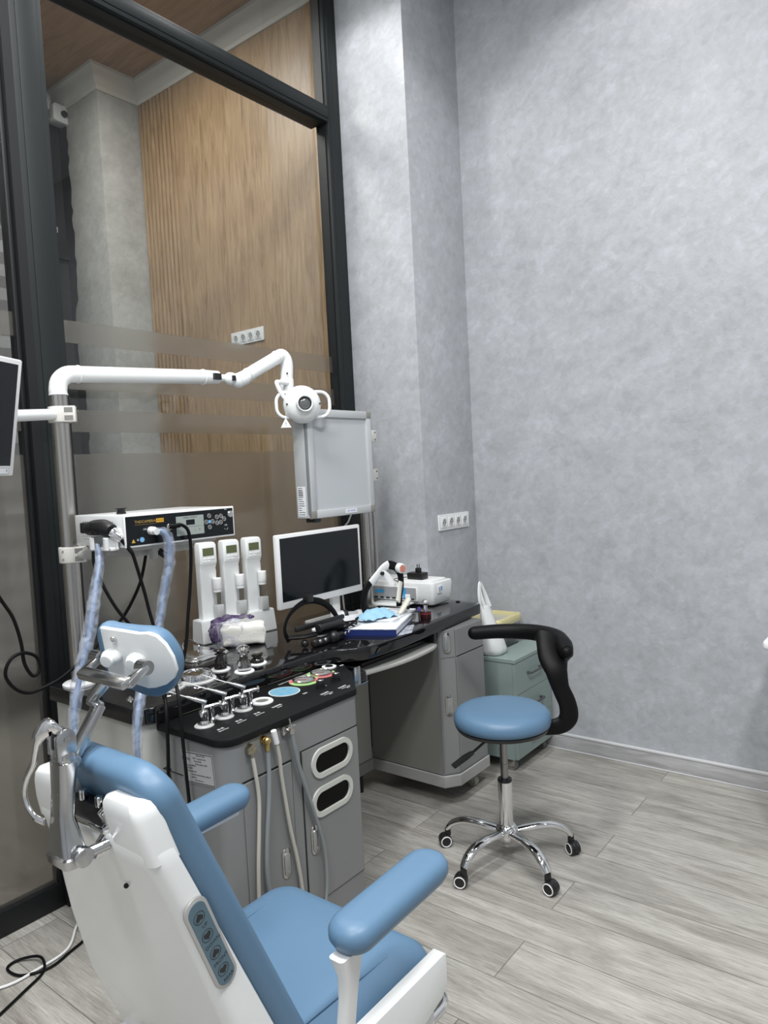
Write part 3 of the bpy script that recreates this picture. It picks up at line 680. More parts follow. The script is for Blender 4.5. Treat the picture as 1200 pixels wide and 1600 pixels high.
# spray guns standing in the console
def spray_gun(x, y, label):
    t = thing('spray_gun', label, 'spray gun', (x, y, CT), 0, 'spray guns on the control panel')
    P = lambda a, b_, c: (x+a, y+b_, CT+c)
    b = MB(); b.lathe([(.029, 0), (.029, .002), (.026, .0045), (.019, .0045), (.017, .002)], P(0, 0, 0), 28, cap=False); obj('ring', b, mat('ring_grey', (.42, .42, .42), .4), t)
    b = MB(); b.lathe([(.019, 0), (.019, .008), (.014, .010), (.0125, .014), (.0135, .016), (.0135, .03), (.0145, .034), (.0145, .042), (.011, .046), (.006, .048), (.005, .060), (.006, .064)], P(0, 0, 0), 20); obj('barrel', b, CHROME, t)
    b = MB(); b.lathe([(.007, .006), (.007, .016), (.004, .02), (.004, .03), (.006, .034), (.006, .052), (.007, .056)], P(.022, -.012, 0), 14); b.cyl(P(.0, 0, .054), P(.026, -.014, .056), .0045, seg=10)
    b.cyl(P(.026, -.014, .056), P(.040, -.022, .057), .006, .005, 12); b.cyl(P(.040, -.022, .057), P(.045, -.025, .057), .010, .009, 14); obj('trigger', b, CHROME, t)
    d = Vector((-.42, .42, .24)).normalized(); o = Vector(P(.008, -.006, .066)); b = MB()
    b.cyl(o, o+d*.038, .0080, .0070, 14, bev=.002); b.cyl(o+d*.038, o+d*.060, .0062, .0035, 12); obj('grip', b, DULLM, t)
    b = MB(); b.cyl(o+d*.058, o+d*.135, .0016, .0013, 8); obj('nozzle', b, WHITEP, t)
    return t
g0 = spray_gun(1.276, 1.704, 'chrome spray gun nearest the rating label, leftmost of three')
for (x, y), lb in (((1.357, 1.712), 'chrome spray gun in the middle of the three on the control panel'), ((1.432, 1.714), 'chrome spray gun beside the white bottle port, rightmost of three')): dup(g0, (x, y, CT), None, lb)

# right-hand cabinet with knee space
t = thing('desk_cabinet', 'grey cabinet with pale plinth and two oval pulls under the right end of the worktop', 'cabinet', (2.75, 1.9, 0))
oc = [(2.584, 1.765), (2.645, 1.72), (2.888, 1.72), (2.888, 2.04), (2.93, 2.06), (2.93, 2.172), (2.584, 2.172)]
ol = [(2.578, 1.76), (2.642, 1.713), (2.894, 1.713), (2.894, 2.042), (2.935, 2.062), (2.935, 2.176), (2.578, 2.176)]
b = MB(); b.prism(oc, .14, D-.055, .0015, 1)
b.box(2.66, 2.889, 1.7185, 1.73, .663, .666, mi=1)
b.box(2.584-.0006, 2.6, 1.775, 2.172, .139, .1415, mi=1)
bd = obj('body', b, [GREYD, SEAM], t)
b = MB(); b.prism(ol, .085, .139, .003, 1); obj('plinth', b, GREYL, t)
b = MB(); b.prism([(2.5835, 1.773), (2.5835, 2.17), (2.60, 2.17), (2.60, 1.773)], .142, D-.056); obj('side_panel', b, mat('taupe_side_panel', (.20, .20, .185), .35), t)
nf = Vector((-.045, -.061, 0)).normalized()
xf = Vector((-nf.y, nf.x, 0)); xf = xf if xf.x > 0 else -xf
b = MB(); b.box(2.652, 2.884, 1.7165, 1.722, .668, D-.058, .001, 1); b.prism([(2.588, 1.760), (2.6435, 1.7185), (2.6485, 1.7215), (2.593, 1.765)], .668, D-.058, 0); du_ = obj('drawer', b, GREY, t)
b = MB(); b.box(2.652, 2.884, 1.7165, 1.722, .145, .662, .001, 1); b.prism([(2.588, 1.760), (2.6435, 1.7185), (2.6485, 1.7215), (2.593, 1.765)], .145, .662, 0); dd_ = obj('door', b, GREY, t)
for z, par in ((.735, du_), (.455, dd_)):
    c = Vector((2.6145, 1.7425, z))+nf*.004; pull(par, frame(c, xf, (0, 0, 1)))
for x, y in ((2.76, 1.93), (2.835, 1.775), (2.84, 2.0)): caster(t, x, y, .024, mat('translucent_caster', (.35, .34, .28), .3), .09, .016)
t = thing('knee_panel', 'pale grey panel closing the back of the knee space under the worktop', 'panel', (2.3, 2.17, 0))
b = MB(); b.box(1.95, 2.578, 2.172, 2.20, .14, D-.056); obj('board', b, OFFW, t)
b = MB(); b.box(1.95, 2.578, 2.165, 2.20, .085, .139, .002); obj('plinth', b, GREYL, t)
b = MB(); b.cyl((1.98, 2.185, 0), (1.98, 2.185, .086), .012); b.cyl((2.5, 2.185, 0), (2.5, 2.185, .086), .012); obj('feet', b, BLACKP, t)

# pull-out keyboard tray hung under the worktop
t = thing('keyboard_tray', 'grey pull-out keyboard tray with curved front under the worktop', 'tray', (2.3, 1.85, .73))
fr = [(2.062, 1.745)]+[(2.062+.484*k/10, 1.745-.028*math.sin(PI*k/10)-.01*k/10) for k in range(1, 10)]+[(2.546, 1.745), (2.546, 2.1), (2.062, 2.1)]
b = MB(); b.prism(fr, .728, .745, .005, 3); obj('shelf', b, mat('tray_grey', (.40, .40, .38), .35), t)
b = MB(); b.box(2.09, 2.52, 1.79, 1.93, .745, .762, .004); obj('keyboard', b, BLACKP, t)
b = MB(); b.box(2.01, 2.058, 1.742, 2.1, .715, .75, .002); b.box(2.011, 2.05, 1.735, 1.742, .72, .747, .002, mi=1); obj('slide', b, [mat('slide_steel', (.10, .10, .105), .35, .8), BLACKP], t)
b = MB(); b.box(2.549, 2.562, 1.76, 2.1, .735, .79); obj('slide', b, mat('slide_steel', (.10, .10, .105), .35, .8), t)
b = MB(); b.box(1.965, 2.003, 1.722, 1.726, .715, .785, .001); b.box(1.965, 2.045, 1.722, 1.738, .713, .717); b.box(1.965, 1.969, 1.722, 1.80, .715, .785)
for z in (.735, .77): b.cyl((1.985, 1.723, z), (1.985, 1.7205, z), .004, seg=10, mi=1)
obj('bracket', b, [DULLM, STEEL], t)

# ---- sage green drawer cart by the right wall ----
t = thing('drawer_cart', 'sage green three-drawer cart on casters between desk and grey wall', 'drawer unit', (3.25, 1.84, 0))
X0, X1, Y0, Y1, Z1 = 3.055, 3.44, 1.665, 2.04, .56
b = MB(); b.box(X0, X1, Y0, Y1, .062, Z1-.018, .001, 1); b.box(X0+.002, X1-.002, Y0-.001, Y0+.01, .066, Z1-.019, mi=1); bd = obj('carcass', b, [GREEN, SEAM], t)
b = MB(); b.box(X0-.003, X1, Y0-.018, Y1, Z1-.018, Z1, .001, 1); obj('top_board', b, GREEN, t)
hz = (Z1-.02-.066)/3
for k in range(3):
    z0 = .066+k*hz; b = MB(); b.box(X0+.001, X1-.001, Y0-.017, Y0-.0005, z0+.0012, z0+hz-.0012, .0008, 1); d_ = obj('drawer', b, GREEN, t)
    b = MB(); zc = z0+hz*.56; xc = (X0+X1)/2
    b.box(xc-.068, xc+.068, Y0-.045, Y0-.037, zc-.005, zc+.005, .002); 
    for s in (-1, 1): b.box(xc+s*.064-.006, xc+s*.064+.006, Y0-.043, Y0-.016, zc-.006, zc+.006, .002)
    obj('handle', b, HANDLE, d_)
for x in (X0+.035, X1-.035):
    for y in (Y0+.03, Y1-.035):
        b = MB(); b.cyl((x-.011, y+.006, .025), (x+.011, y+.006, .025), .025, seg=20); b.cyl((x-.0125, y+.006, .025), (x+.0125, y+.006, .025), .008, seg=12, mi=1); b.box(x-.016, x-.013, y-.014, y+.022, .02, .06, .001, mi=1); b.box(x+.013, x+.016, y-.014, y+.022, .02, .06, .001, mi=1); b.box(x-.018, x+.018, y-.018, y+.026, .055, .063, .001, mi=1)
        obj('caster', b, [mat('caster_grey', (.18, .18, .18), .4), STEEL], t)

# yellow-rimmed clear container and carrier bag on the cart
t = thing('waste_container', 'clear plastic container with pale yellow rim on the green cart', 'container', (3.29, 1.88, Z1))
o = rrect(-.125, .125, -.095, .095, .03); i_ = rrect(-.11, .11, -.08, .08, .025)
b = MB(); b.loft([[(x*.86, y*.86, 0) for x, y in o], [(x*.88, y*.88, .004) for x, y in o], [(x*.98, y*.98, .125) for x, y in o], [(x*.98*.985, y*.98*.985, .125) for x, y in o], [(x*.865, y*.865, .008) for x, y in o]]);
o_ = obj('tub', b, CLEARP, t, local=True)
b = MB(); b.loft([[(x, y, .118) for x, y in o], [(x*1.02, y*1.02, .122) for x, y in o], [(x*1.02, y*1.02, .150) for x, y in o], [(x*.99, y*.99, .156) for x, y in o], [(x, y, .156) for x, y in i_], [(x*.97, y*.97, .140) for x, y in i_], [(x*.97, y*.97, .118) for x, y in i_]], cap=False); obj('lid_rim', b, YEL, t, local=True)
b = MB(); b.prism([(x*.97, y*.97) for x, y in i_], .135, .138); obj('lid_window', b, mat('lid_grey', (.42, .42, .38), .25), t, local=True)
b = MB(); random.seed(5)
for k in range(7): b.sph((random.uniform(-.06, .06), random.uniform(-.04, .04), .025+random.uniform(0, .02)), .022, random.uniform(.8, 1.5), 1, .7, 10)
obj('contents', b, mat('mixed_waste', (.22, .20, .14), .6, noise=.5, nscale=30), t, local=True, smooth=60)

t = thing('carrier_bag', 'thin white plastic carrier bag standing upright on the green cart', 'bag', (3.125, 1.80, Z1))
random.seed(11)
n = 28; loops = []
prof = [(.0, .050, .045), (.008, .064, .058), (.03, .072, .064), (.07, .070, .058), (.11, .060, .048), (.16, .050, .036), (.21, .040, .026), (.25, .030, .018)]
for z, a, c in prof:
    l = []
    for k in range(n):
        th = 2*PI*k/n; wv = 1+.05*math.sin(5*th+z*20)+.03*math.sin(9*th-z*30)
        l.append((a*wv*math.cos(th)-z*.10, c*wv*math.sin(th)+z*.10, z))
    loops.append(l)
b = MB(); b.loft(loops, cap=False); obj('body', b, BAGM, t, local=True, smooth=60)
for s in (-1, 1):
    b = MB(); pts = [(.022*s-.022, .02, .235), (.024*s-.032, .028, .28), (.016*s-.040, .034, .33), (-.044, .036, .365), (-.012*s-.040, .032, .33), (-.02*s-.030, .028, .28), (-.02*s-.02, .022, .235)]
    b.tube(pts, [.018, .014, .009, .006, .009, .014, .018], 12, flat=(1, .22)); obj('handle_loop', b, BAGM, t, local=True, smooth=60)

# white cupboard at the right edge of the view
t = thing('white_cupboard', 'corner of a white cupboard with overhanging top at the right edge', 'cabinet', (3.22, .2, 0))
b = MB(); b.box(3.035, 3.44, -.2, .537, .0, .745, .004); obj('body', b, WHITEP, t)
b = MB(); b.box(3.0, 3.44, -.23, .562, .745, .785, .015, 4); obj('top', b, WHITE, t)
b = MB(); b.box(3.028, 3.036, -.19, .53, .05, .735, .002); obj('door', b, WHITEP, t)

# ---- stool ----
SX, SY = 2.35, 1.33
t = thing('swivel_stool', 'round blue swivel stool with chrome five-star base and black curved arm', 'stool', (SX, SY, 0))
P = lambda a, c, z: (SX+a, SY+c, z)
R_ = .182
b = MB(); b.lathe([(r_, z_+.046) for r_, z_ in ((.02, .478), (R_-.02, .478), (R_-.004, .486), (R_, .50), (R_-.001, .515), (R_-.008, .530), (R_-.022, .540), (R_-.045, .545), (.08, .548), (.0, .549))], P(0, 0, 0), 64); obj('seat', b, LEATH, t, smooth=60)
b = MB(); b.cyl(P(0, 0, .514), P(0, 0, .528), R_-.012, R_-.004, 48); b.box(SX-.08, SX+.08, SY-.08, SY+.08, .496, .515, .003); obj('seat_pan', b, BLACKP, t)
b = MB(); b.cyl(P(0, 0, .30), P(0, 0, .495), .0145); b.cyl(P(0, 0, .48), P(0, 0, .495), .022); b.torus(P(0, 0, .375), .0147, .0008); obj('gas_lift', b, mat('lift_steel', (.30, .30, .30), .3, 1.), t)
b = MB(); b.cyl(P(0, 0, .305), P(0, 0, .318), .027, bev=.003); obj('collar', b, BLACKP, t)
b = MB(); b.cyl(P(0, 0, .11), P(0, 0, .307), .0265, seg=32); b.lathe([(.012, .055), (.022, .075), (.036, .085), (.042, .10), (.042, .125), (.032, .14), (.027, .142)], P(0, 0, 0), 32); obj('column', b, CHROME, t)
for k, ang in enumerate((98, 170, 242, 314, 26)):
    a = math.radians(ang); ca, sa = math.cos(a), math.sin(a)
    q = lambda r, z: P(r*ca, r*sa, z)
    b = MB(); b.tube([q(.03, .112), (q(.08, .118)), q(.13, .122), q(.18, .118), q(.225, .098), q(.25, .07)], [.0155, .0165, .0165, .0165, .0155, .013], 16, flat=(1.25, .8), up=(0, 0, 1)); lg = obj('leg', b, CHROME, t, smooth=60)
    # caster: hooded twin wheel, turned a little on its pin
    sw = a+math.radians((40, -60, 20, -75, 100)[k]); cs = Vector((math.cos(sw), math.sin(sw), 0)); ax = Vector((-math.sin(sw), math.cos(sw), 0))
    c0 = Vector(q(.25, 0)); cw = c0+cs*.012+Vector((0, 0, .0245))
    b = MB(); b.cyl(c0+Vector((0, 0, .045)), c0+Vector((0, 0, .072)), .0125, .0115)
    MW = frame(cw, cs, (0, 0, 1))
    hood = [(.0255*math.cos(math.radians(d)), .0255*math.sin(math.radians(d))) for d in range(-25, 206, 11)]+[(-.024, -.011)]
    b.prism(hood, -.0085, .0085, .002, 2, M=MW)
    cst = obj('caster', b, BLACKP, lg)
    b = MB()
    for s in (-1, 1):
        b.cyl(cw+ax*s*.008, cw+ax*s*.021, .0245, .0235, 28, bev=.003); b.torus(cw+ax*s*.0205, .0195, .0024, ax, 28, 8, mi=1)
    obj('wheels', b, [BLACKP, WHITEP], lg)
b = MB(); lev = [P(-.02, .0, .500), P(-.03, .03, .48), P(-.045, .06, .455), P(-.06, .085, .43), P(-.07, .10, .415)]; b.tube(lev, .005, 8)
b.tube([P(-.066, .095, .42), P(-.08, .12, .40), P(-.105, .16, .365)], [.009, .0135, .0125], 12, flat=(1.3, .6)); obj('height_lever', b, BLACKP, t)
# curved arm
rt = Vector((.618, -.787, 0))
b = MB()
b.tube([(SX+.06, SY-.06, .500), (SX+.13, SY-.16, .505), (SX+.155, SY-.195, .535), (SX+.155, SY-.195, .59), (SX+.145, SY-.175, .65), (SX+.145, SY-.16, .71), (SX+.18, SY-.13, .755), (SX+.235, SY-.11, .79)], [.022, .032, .038, .034, .033, .042, .062, .092], 18, flat=(1.0, .5), up=(.6, .6, 0))
arm = obj('arm_bracket', b, BLACKR, t, smooth=60)
b = MB()
pts = [(SX+.165, SY-.195, .785), (SX+.215, SY-.16, .792), (SX+.285, SY-.10, .80), (SX+.335, SY-.01, .802), (SX+.345, SY+.08, .80), (SX+.31, SY+.18, .798), (SX+.25, SY+.26, .795)]
b.tube(pts, [.026, .040, .040, .036, .034, .032, .030], 18, flat=(.9, .95), up=(0, 0, 1)); b.sph(pts[0], .0235, .9, .9, .95); b.sph(pts[-1], .0285, .9, .9, .95)
obj('arm_pad', b, BLACKR, t, smooth=60)

# =====================================================================
# EXAMINATION CHAIR (faces +X, seen from behind its right shoulder)
# =====================================================================
t = thing('examination_chair', 'blue and white patient chair with armrests and chrome headrest bracket in the foreground', 'chair', (.98, 1.09, 0))
def hw(z):
    pts = [(.30, .17), (.36, .205), (.43, .235), (.52, .250), (.62, .235), (.72, .220), (.81, .198), (.95, .165), (1.05, .145)]
    if z <= pts[0][0]: return pts[0][1]
    for (a, p), (c_, q) in zip(pts, pts[1:]):
        if z <= c_: return p+(q-p)*(z-a)/(c_-a)
    return pts[-1][1]
cen = lambda z: .878+max(hw(z), .235 if z < .5 else 0)
def XB(z):
    pts = [(.3, .785), (.664, .663), (.874, .591), (.98, .546), (1.06, .528)]
    for (a, p), (c_, q) in zip(pts, pts[1:]):
        if z <= c_: return p+(q-p)*(z-a)/(c_-a)
    return .528
XF = lambda z: .59+(.985-z)*.44
def ring(z, x0, x1, yc, h, rb=.022, rf=.006):
    return [(x, y, z) for x, y in rrect(x0, x1, yc-h, yc+h, (rf, rb, rb, rf), 5)]
b = MB()
loops = []
for z in (.30, .315, .36, .42, .48, .55, .62, .70, .78, .85, .90, .95, .975, .985):
    sh = {.30: .012, .985: .004}.get(z, 0); loops.append(ring(z, XB(z)+sh, XF(z)-sh*.3, cen(z), hw(z)-sh))
b.loft(loops)
for s in (-1, 1):   # the two horns either side of the slot
    lp = []
    for z, sh in ((.96, 0), (1.0, 0), (1.03, 0), (1.045, .002), (1.054, .007), (1.057, .016)):
        h = .046-sh; yc = cen(z)+s*(hw(z)-.047); lp.append(ring(z, XB(z)+sh, XB(z)+.05-sh*.6, yc, h, .012, .008))
    b.loft(lp)
b.sph((.583, .998, .885), .004, seg=10, mi=1)
shell = obj('back_shell', b, [WHITE, SEAM], t, smooth=50)
# back cushion
sl = Vector((-.44, 0, 1)).normalized(); O = Vector((XF(.45), 1.09, .45))
ML = frame(O, (0, -1, 0), sl)          # local z points to -X side or +X side
if (ML.to_3x3() @ Vector((0, 0, 1))).x < 0: ML = frame(O, (0, 1, 0), sl)
Lc = (1.083-.45)/sl.z
out = []
def side(s):
    q = []
    for k in range(13):
        v = Lc*k/12
        q.append((s*(hw(.45+v*sl.z)+.004)+ (-(1.09-cen(.45+v*sl.z))), v))
    return q
sgn = (ML.to_3x3() @ Vector((1, 0, 0))).y
rt_ = [((x if sgn > 0 else x), v) for x, v in side(1)]
def outl():
    P = []
    hs = lambda v: hw(.45+v*sl.z)+.003
    cs = lambda v: (cen(.45+v*sl.z)-1.09)*sgn
    r = .07
    for k in range(10): v = .02+(Lc-r-.02)*k/9; P.append((cs(v)+hs(v), v))
    for k in range(1, 9):
        a = math.radians(90*k/8); v = Lc-r+r*math.sin(a); P.append((cs(v)+hs(Lc-r)-r+r*math.cos(a), v))
    for k in range(8, 0, -1):
        a = math.radians(90*k/8); v = Lc-r+r*math.sin(a); P.append((cs(v)-hs(Lc-r)+r-r*math.cos(a), v))
    for k in range(9, -1, -1): v = .02+(Lc-r-.02)*k/9; P.append((cs(v)-hs(v), v))
    return P
b = MB(); b.prism(outl(), -.002, .048, .020, 5, M=ML); obj('back_cushion', b, LEATH, t, smooth=60)
# seat
b = MB()
o = rrect(.77, 1.205, .853, 1.327, (.06, .03, .03, .06), 7)
lp = []
for ins, z in ((.03, .405), (.008, .415), (0, .435), (0, .465), (.008, .485), (.022, .497), (.045, .503), (.12, .505)):
    cx, cy = .99, 1.09; lp.append([(cx+(x-cx)*(1-ins/.22), cy+(y-cy)*(1-ins/.235), z) for x, y in o])
b.loft(lp); seat = obj('seat_cushion', b, LEATH, t, smooth=60)
for s in (-1, 1): b = MB(); b.tube([(.80, 1.09+s*.16, .5045), (.90, 1.09+s*.165, .505), (1.0, 1.09+s*.17, .5045), (1.10, 1.09+s*.175, .502)], [.002, .0035, .0035, .002], 8); obj('seat_seam', b, LEATH, seat, smooth=60)
b = MB()
for s in (-1, 1):
    y0, y1 = (.826, .857) if s < 0 else (1.318, 1.345); zt = .498 if s < 0 else .46
    b.prism([(.82, .33), (1.165, .41), (1.187, .43), (1.187, zt-.005), (1.18, zt), (.82, zt)], y0, y1, .004, 2, M=Matrix(((1, 0, 0, 0), (0, 0, 1, 0), (0, 1, 0, 0), (0, 0, 0, 1))))
b.box(.74, 1.15, .855, 1.325, .30, .41, .01)
obj('seat_frame', b, WHITE, t)
b = MB(); b.prism([(.78, .14), (1.12, .14), (1.165, .30), (1.165, .41), (.74, .41), (.74, .30)], .845, 1.335, .01, 2, M=Matrix(((1, 0, 0, 0), (0, 0, 1, 0), (0, 1, 0, 0), (0, 0, 0, 1)))); obj('lower_cover', b, WHITEP, t)
b = MB(); b.cyl((.95, 1.09, .03), (.95, 1.09, .16), .12, .10, 40); obj('column', b, WHITEP, t)
b = MB(); b.cyl((.95, 1.09, 0), (.95, 1.09, .035), .26, .24, 56, bev=.008); obj('base_plate', b, CHROME, t)
# armrests
for s in (-1, 1):
    yc = 1.08+s*(.283 if s < 0 else .285)
    b = MB(); lp = []
    for ins, z in ((.025, -.027), (.008, -.022), (0, -.008), (0, .005), (.006, .015), (.017, .021), (.032, .023)):
        L0, L1 = .832+ins, 1.13-ins
        lp.append([(x, y, .728+z+(x-.81)*.03) for x, y in rrect(L0, L1, yc-.044+ins*.9, yc+.044-ins*.9, max(.004, .042-ins*.9), 8)])
    b.loft(lp); pd_ = obj('armrest', b, LEATH, t, smooth=60)
    b = MB(); b.prism(rrect(.85, 1.10, yc-.024, yc+.024, .022, 8), .697, .706, .002, 2); obj('armrest_plate', b, WHITEP, pd_)
    b = MB()
    secs = []
    for z, w_, th, dx, dy in ((.703, .030, .016, 0, 0), (.665, .020, .013, .003, 0), (.62, .016, .012, .002, .004*-s), (.56, .016, .012, -.002, .010*-s), (.50, .018, .012, -.004, .016*-s), (.40, .024, .012, -.004, .018*-s)):
        secs.append([(x, y, z) for x, y in rrect(.853+dx-w_, .853+dx+w_, yc-s*.0+dy-th, yc+dy+th, .008, 4)])
    b.loft(secs); obj('arm_post', b, WHITEP, t)
# foot plate
b = MB(); fp = rrect(1.17, 1.40, .965, 1.23, .05, 7); b.tube([(x, y, .205) for x, y in fp], .011, 12, closed=True, sm=0)
b.tube([(x*.97+.037, 1.0975+(y-1.0975)*.86, .212) for x, y in fp], .004, 8, closed=True, sm=0)
fpo = obj('foot_rail', b, CHROME, t, smooth=60)
b = MB(); b.prism(rrect(1.175, 1.39, .975, 1.22, .045, 6), .198, .204)
obj('foot_tread', b, mat('perforated_tread', (.18, .17, .17), .4, .6, noise=.6, nscale=160), fpo)
b = MB(); b.tube([(1.14, 1.0, .28), (1.18, 1.0, .22), (1.2, 1.0, .205)], .01, 10); b.tube([(1.14, 1.2, .28), (1.18, 1.2, .22), (1.2, 1.2, .205)], .01, 10); obj('foot_bracket', b, CHROME, fpo)
# hand-control panel on the right side of the back
ux = Vector((-.355, -.02, .935)).normalized()       # up the back
MPn = frame((.642, cen(.806)-hw(.806)-.001, .806), Vector((.935, 0, .355)), ux)
if (MPn.to_3x3() @ Vector((0, 0, 1))).y > 0: MPn = MPn @ Matrix.Rotation(PI, 4, 'Y')
b = MB(); b.prism(stadium(0, 0, .042, .176, 12), -.003, .003, .0015, 2, M=MPn); pn = obj('control_pad', b, mat('pad_silver', (.42, .42, .41), .35, .3), t)
b = MB(); b.prism(stadium(0, 0, .032, .163, 12), .002, .0038, .0005, 1, M=MPn); obj('pad_face', b, mat('slate_blue_pad', (.085, .145, .185), .38), pn)
for k, (lb, up) in enumerate((('UP', 1), ('DOWN', -1), ('FRONT', 1), ('REAR', -1))):
    cy = .056-k*.0365
    MM = MPn @ Matrix.Translation((-.001, cy, .0038))
    b = MB(); b.torus((0, 0, 0), .0098, .0005, seg=28, rs=6); b2 = MB(); b2.add(b, MM); b.bm.free()
    hp = []
    for j in range(28):
        a = 2*PI*j/28; hp.append((.00042*16*math.sin(a)**3, up*-.00042*(13*math.cos(a)-5*math.cos(2*a)-2*math.cos(3*a)-math.cos(4*a))))
    if up > 0: hp = hp[::-1]
    b2.prism(hp, 0, .0006, M=MM); obj('heart_button', b2, INK, pn, smooth=0)
    b = MB(); b.text(lb, MPn @ Matrix.Translation((.002, cy-.0185, .0039)), .0085, .0001); obj('lettering', b, INK, pn, smooth=0)

# headrest bracket: cast housing, lever, stepped bar, fork
hx = lambda z: .515+(1.05-z)*.02
b = MB()
def hb(z, x0, x1, y0, y1, r=.008): return [(x, y, z) for x, y in rrect(x0, x1, y0, y1, r, 4)]
b.loft([hb(.952, .490, .528, .992, 1.052), hb(.966, .488, .530, .990, 1.054), hb(.968, .491, .526, .993, 1.051), hb(.985, .492, .524, .997, 1.050), hb(1.02, .495, .518, 1.004, 1.044), hb(1.06, .497, .520, 1.002, 1.040), hb(1.103, .497, .526, .997, 1.038), hb(1.104, .499, .524, .999, 1.036), hb(1.107, .499, .524, .999, 1.036), hb(1.108, .497, .525, .999, 1.037), hb(1.122, .499, .521, 1.002, 1.034)])
hs_ = obj('bracket_housing', b, DULLM, t, smooth=40)
b = MB()
for y0, y1 in ((1.001, 1.013), (1.023, 1.034)):
    b.prism([(.510+.0145*math.cos(math.radians(a)), 1.138+.0145*math.sin(math.radians(a))) for a in range(0, 181, 15)]+[(.4955, 1.115), (.5245, 1.115)], y0, y1, .002, 2, M=Matrix(((1, 0, 0, 0), (0, 0, 1, 0), (0, 1, 0, 0), (0, 0, 0, 1))))
b.cyl((.510, .999, 1.138), (.510, 1.037, 1.138), .005, seg=14); obj('clevis', b, DULLM, hs_)
b = MB(); b.tube([(.508, 1.018, 1.146), (.495, 1.02, 1.158), (.487, 1.038, 1.144), (.487, 1.052, 1.120), (.486, 1.060, 1.098), (.484, 1.078, 1.075), (.483, 1.088, 1.052), (.484, 1.084, 1.030), (.486, 1.066, 1.016), (.490, 1.046, 1.012)], [.008, .010, .0085, .0055, .0045, .0042, .0042, .0042, .0042, .004], 12, flat=(1.4, .8), up=(1, 0, 0)); obj('release_lever', b, CHROME, hs_, smooth=60)
b = MB(); b.cyl((.512, .978, .968), (.512, .992, .968), .0145, bev=.003); b.cyl((.515, .99, .968), (.55, .98, .972), .008, seg=18); obj('clamp_knob', b, DULLM, hs_)
b = MB(); b.prism([(.53, .955), (.57, .955), (.585, .985), (.585, 1.02), (.565, 1.03), (.545, 1.015), (.555, .99), (.54, .975)], .985, 1.0, .003, 2, M=Matrix(((1, 0, 0, 0), (0, 0, 1, 0), (0, 1, 0, 0), (0, 0, 0, 1))))
b.box(.545, .60, .985, 1.12, .985, .995, .002); obj('mounting_clip', b, CHROME, t)
b = MB(); b.box(.552, .60, 1.0, 1.11, .985, 1.018, .004); mb_ = obj('mounting_block', b, BLACKP, t)
for y in (1.01, 1.055):
    b = MB(); b.cyl((.556, y, 1.018), (.556, y, 1.034), .006, seg=14, bev=.0015); obj('bolt', b, CHROME, mb_)
# bar
def bar(pts, w_, th, up):
    b = MB(); b.tube(pts, w_, 4, sm=0, up=up); return b
def beam(p, q, w_, h_, side_=(0, 1, 0)):
    p, q = Vector(p), Vector(q); d = (q-p); M = frame(p, d, side_); b = MB(); b.box(0, d.length, -w_/2, w_/2, -h_/2, h_/2, .003, 2, M=M); return b
A_ = (.545, 1.052, 1.092); B_ = (.592, 1.052, 1.158); B2 = (.586, 1.068, 1.165); C_ = (.602, 1.040, 1.196)
b = MB(); b.add(beam(A_, B_, .022, .014)); b.add(beam((.590, 1.045, 1.155), (.588, 1.075, 1.163), .012, .014, (0, 0, 1))); b.add(beam(B2, C_, .019, .013)); b.cyl((.532, 1.03, 1.090), (.540, 1.068, 1.090), .012, seg=18, bev=.002)
obj('stepped_bar', b, DULLM, t)
b = MB(); b.add(beam((.602, .985, 1.197), (.602, 1.115, 1.197), .022, .013, (1, 0, .3)))
b.add(beam((.600, .987, 1.194), (.645, 1.000, 1.212), .019, .013)); b.add(beam((.600, 1.113, 1.194), (.645, 1.135, 1.212), .019, .013)); b.cyl((.642, .990, 1.211), (.642, 1.012, 1.211), .0115, seg=20); b.cyl((.642, 1.124, 1.211), (.642, 1.147, 1.211), .0115, seg=20)
fk = obj('headrest_fork', b, DULLM, t)
# headrest
yw = math.radians(22); hn = Vector((math.cos(yw), math.sin(yw), 0)); hxd = Vector((math.sin(yw), -math.cos(yw), 0)); hup = (Vector((0, 0, 1))-hn*.28).normalized()
MH = frame((.672, 1.075, 1.195), hxd, hup)
sg = 1 if (MH.to_3x3() @ Vector((0, 0, 1))).x > 0 else -1   # which side is the front
HO = [(-.0439, .0741), (-.0250, .0715), (-.0062, .0691), (.0264, .0640), (.0437, .0651), (.059, .0595), (.0719, .0444), (.0804, .0209), (.0817, -.003), (.0734, -.0178), (.0557, -.0307), (.0343, -.0377), (.0191, -.0395), (-.0202, -.0273), (-.0525, -.0159), (-.0503, .0053), (-.0468, .0397), (-.0455, .060)]
HC = [(-.058, .063), (-.0504, .0684), (-.0337, .0645), (.003, .0605), (.0348, .0584), (.0568, .0486), (.0705, .0246), (.0745, .0002), (.0692, -.0222), (.0537, -.0454), (.0303, -.059), (.006, -.060), (-.02, -.050), (-.05, -.035), (-.064, -.010), (-.064, .04)]
def smooth_loop(P, n=4):
    R = []; N = len(P)
    for i in range(N):
        p0, p1, p2, p3 = [Vector(P[(i+k) % N]) for k in (-1, 0, 1, 2)]
        for k in range(n): u = k/n; R.append(tuple(.5*((2*p1)+(-p0+p2)*u+(2*p0-5*p1+4*p2-p3)*u*u+(-p0+3*p1-3*p2+p3)*u**3)))
    return R
HC = smooth_loop(HC)
b = MB(); b.prism(HO, -.004, .004, .0015, 2, M=MH)
for lx, ly in ((-.034, .022), (.012, .016)):
    b.sph((0, 0, 0), 1, .019, .014, .016, 16, M=MH @ Matrix.Translation((lx, ly, sg*-.006)))
    b.cyl(MH@Vector((lx, ly, sg*-.006)), MH@Vector((lx, ly, sg*-.024)), .0115, bev=.002)
hp_ = obj('headrest_plate', b, WHITE, t, smooth=50)
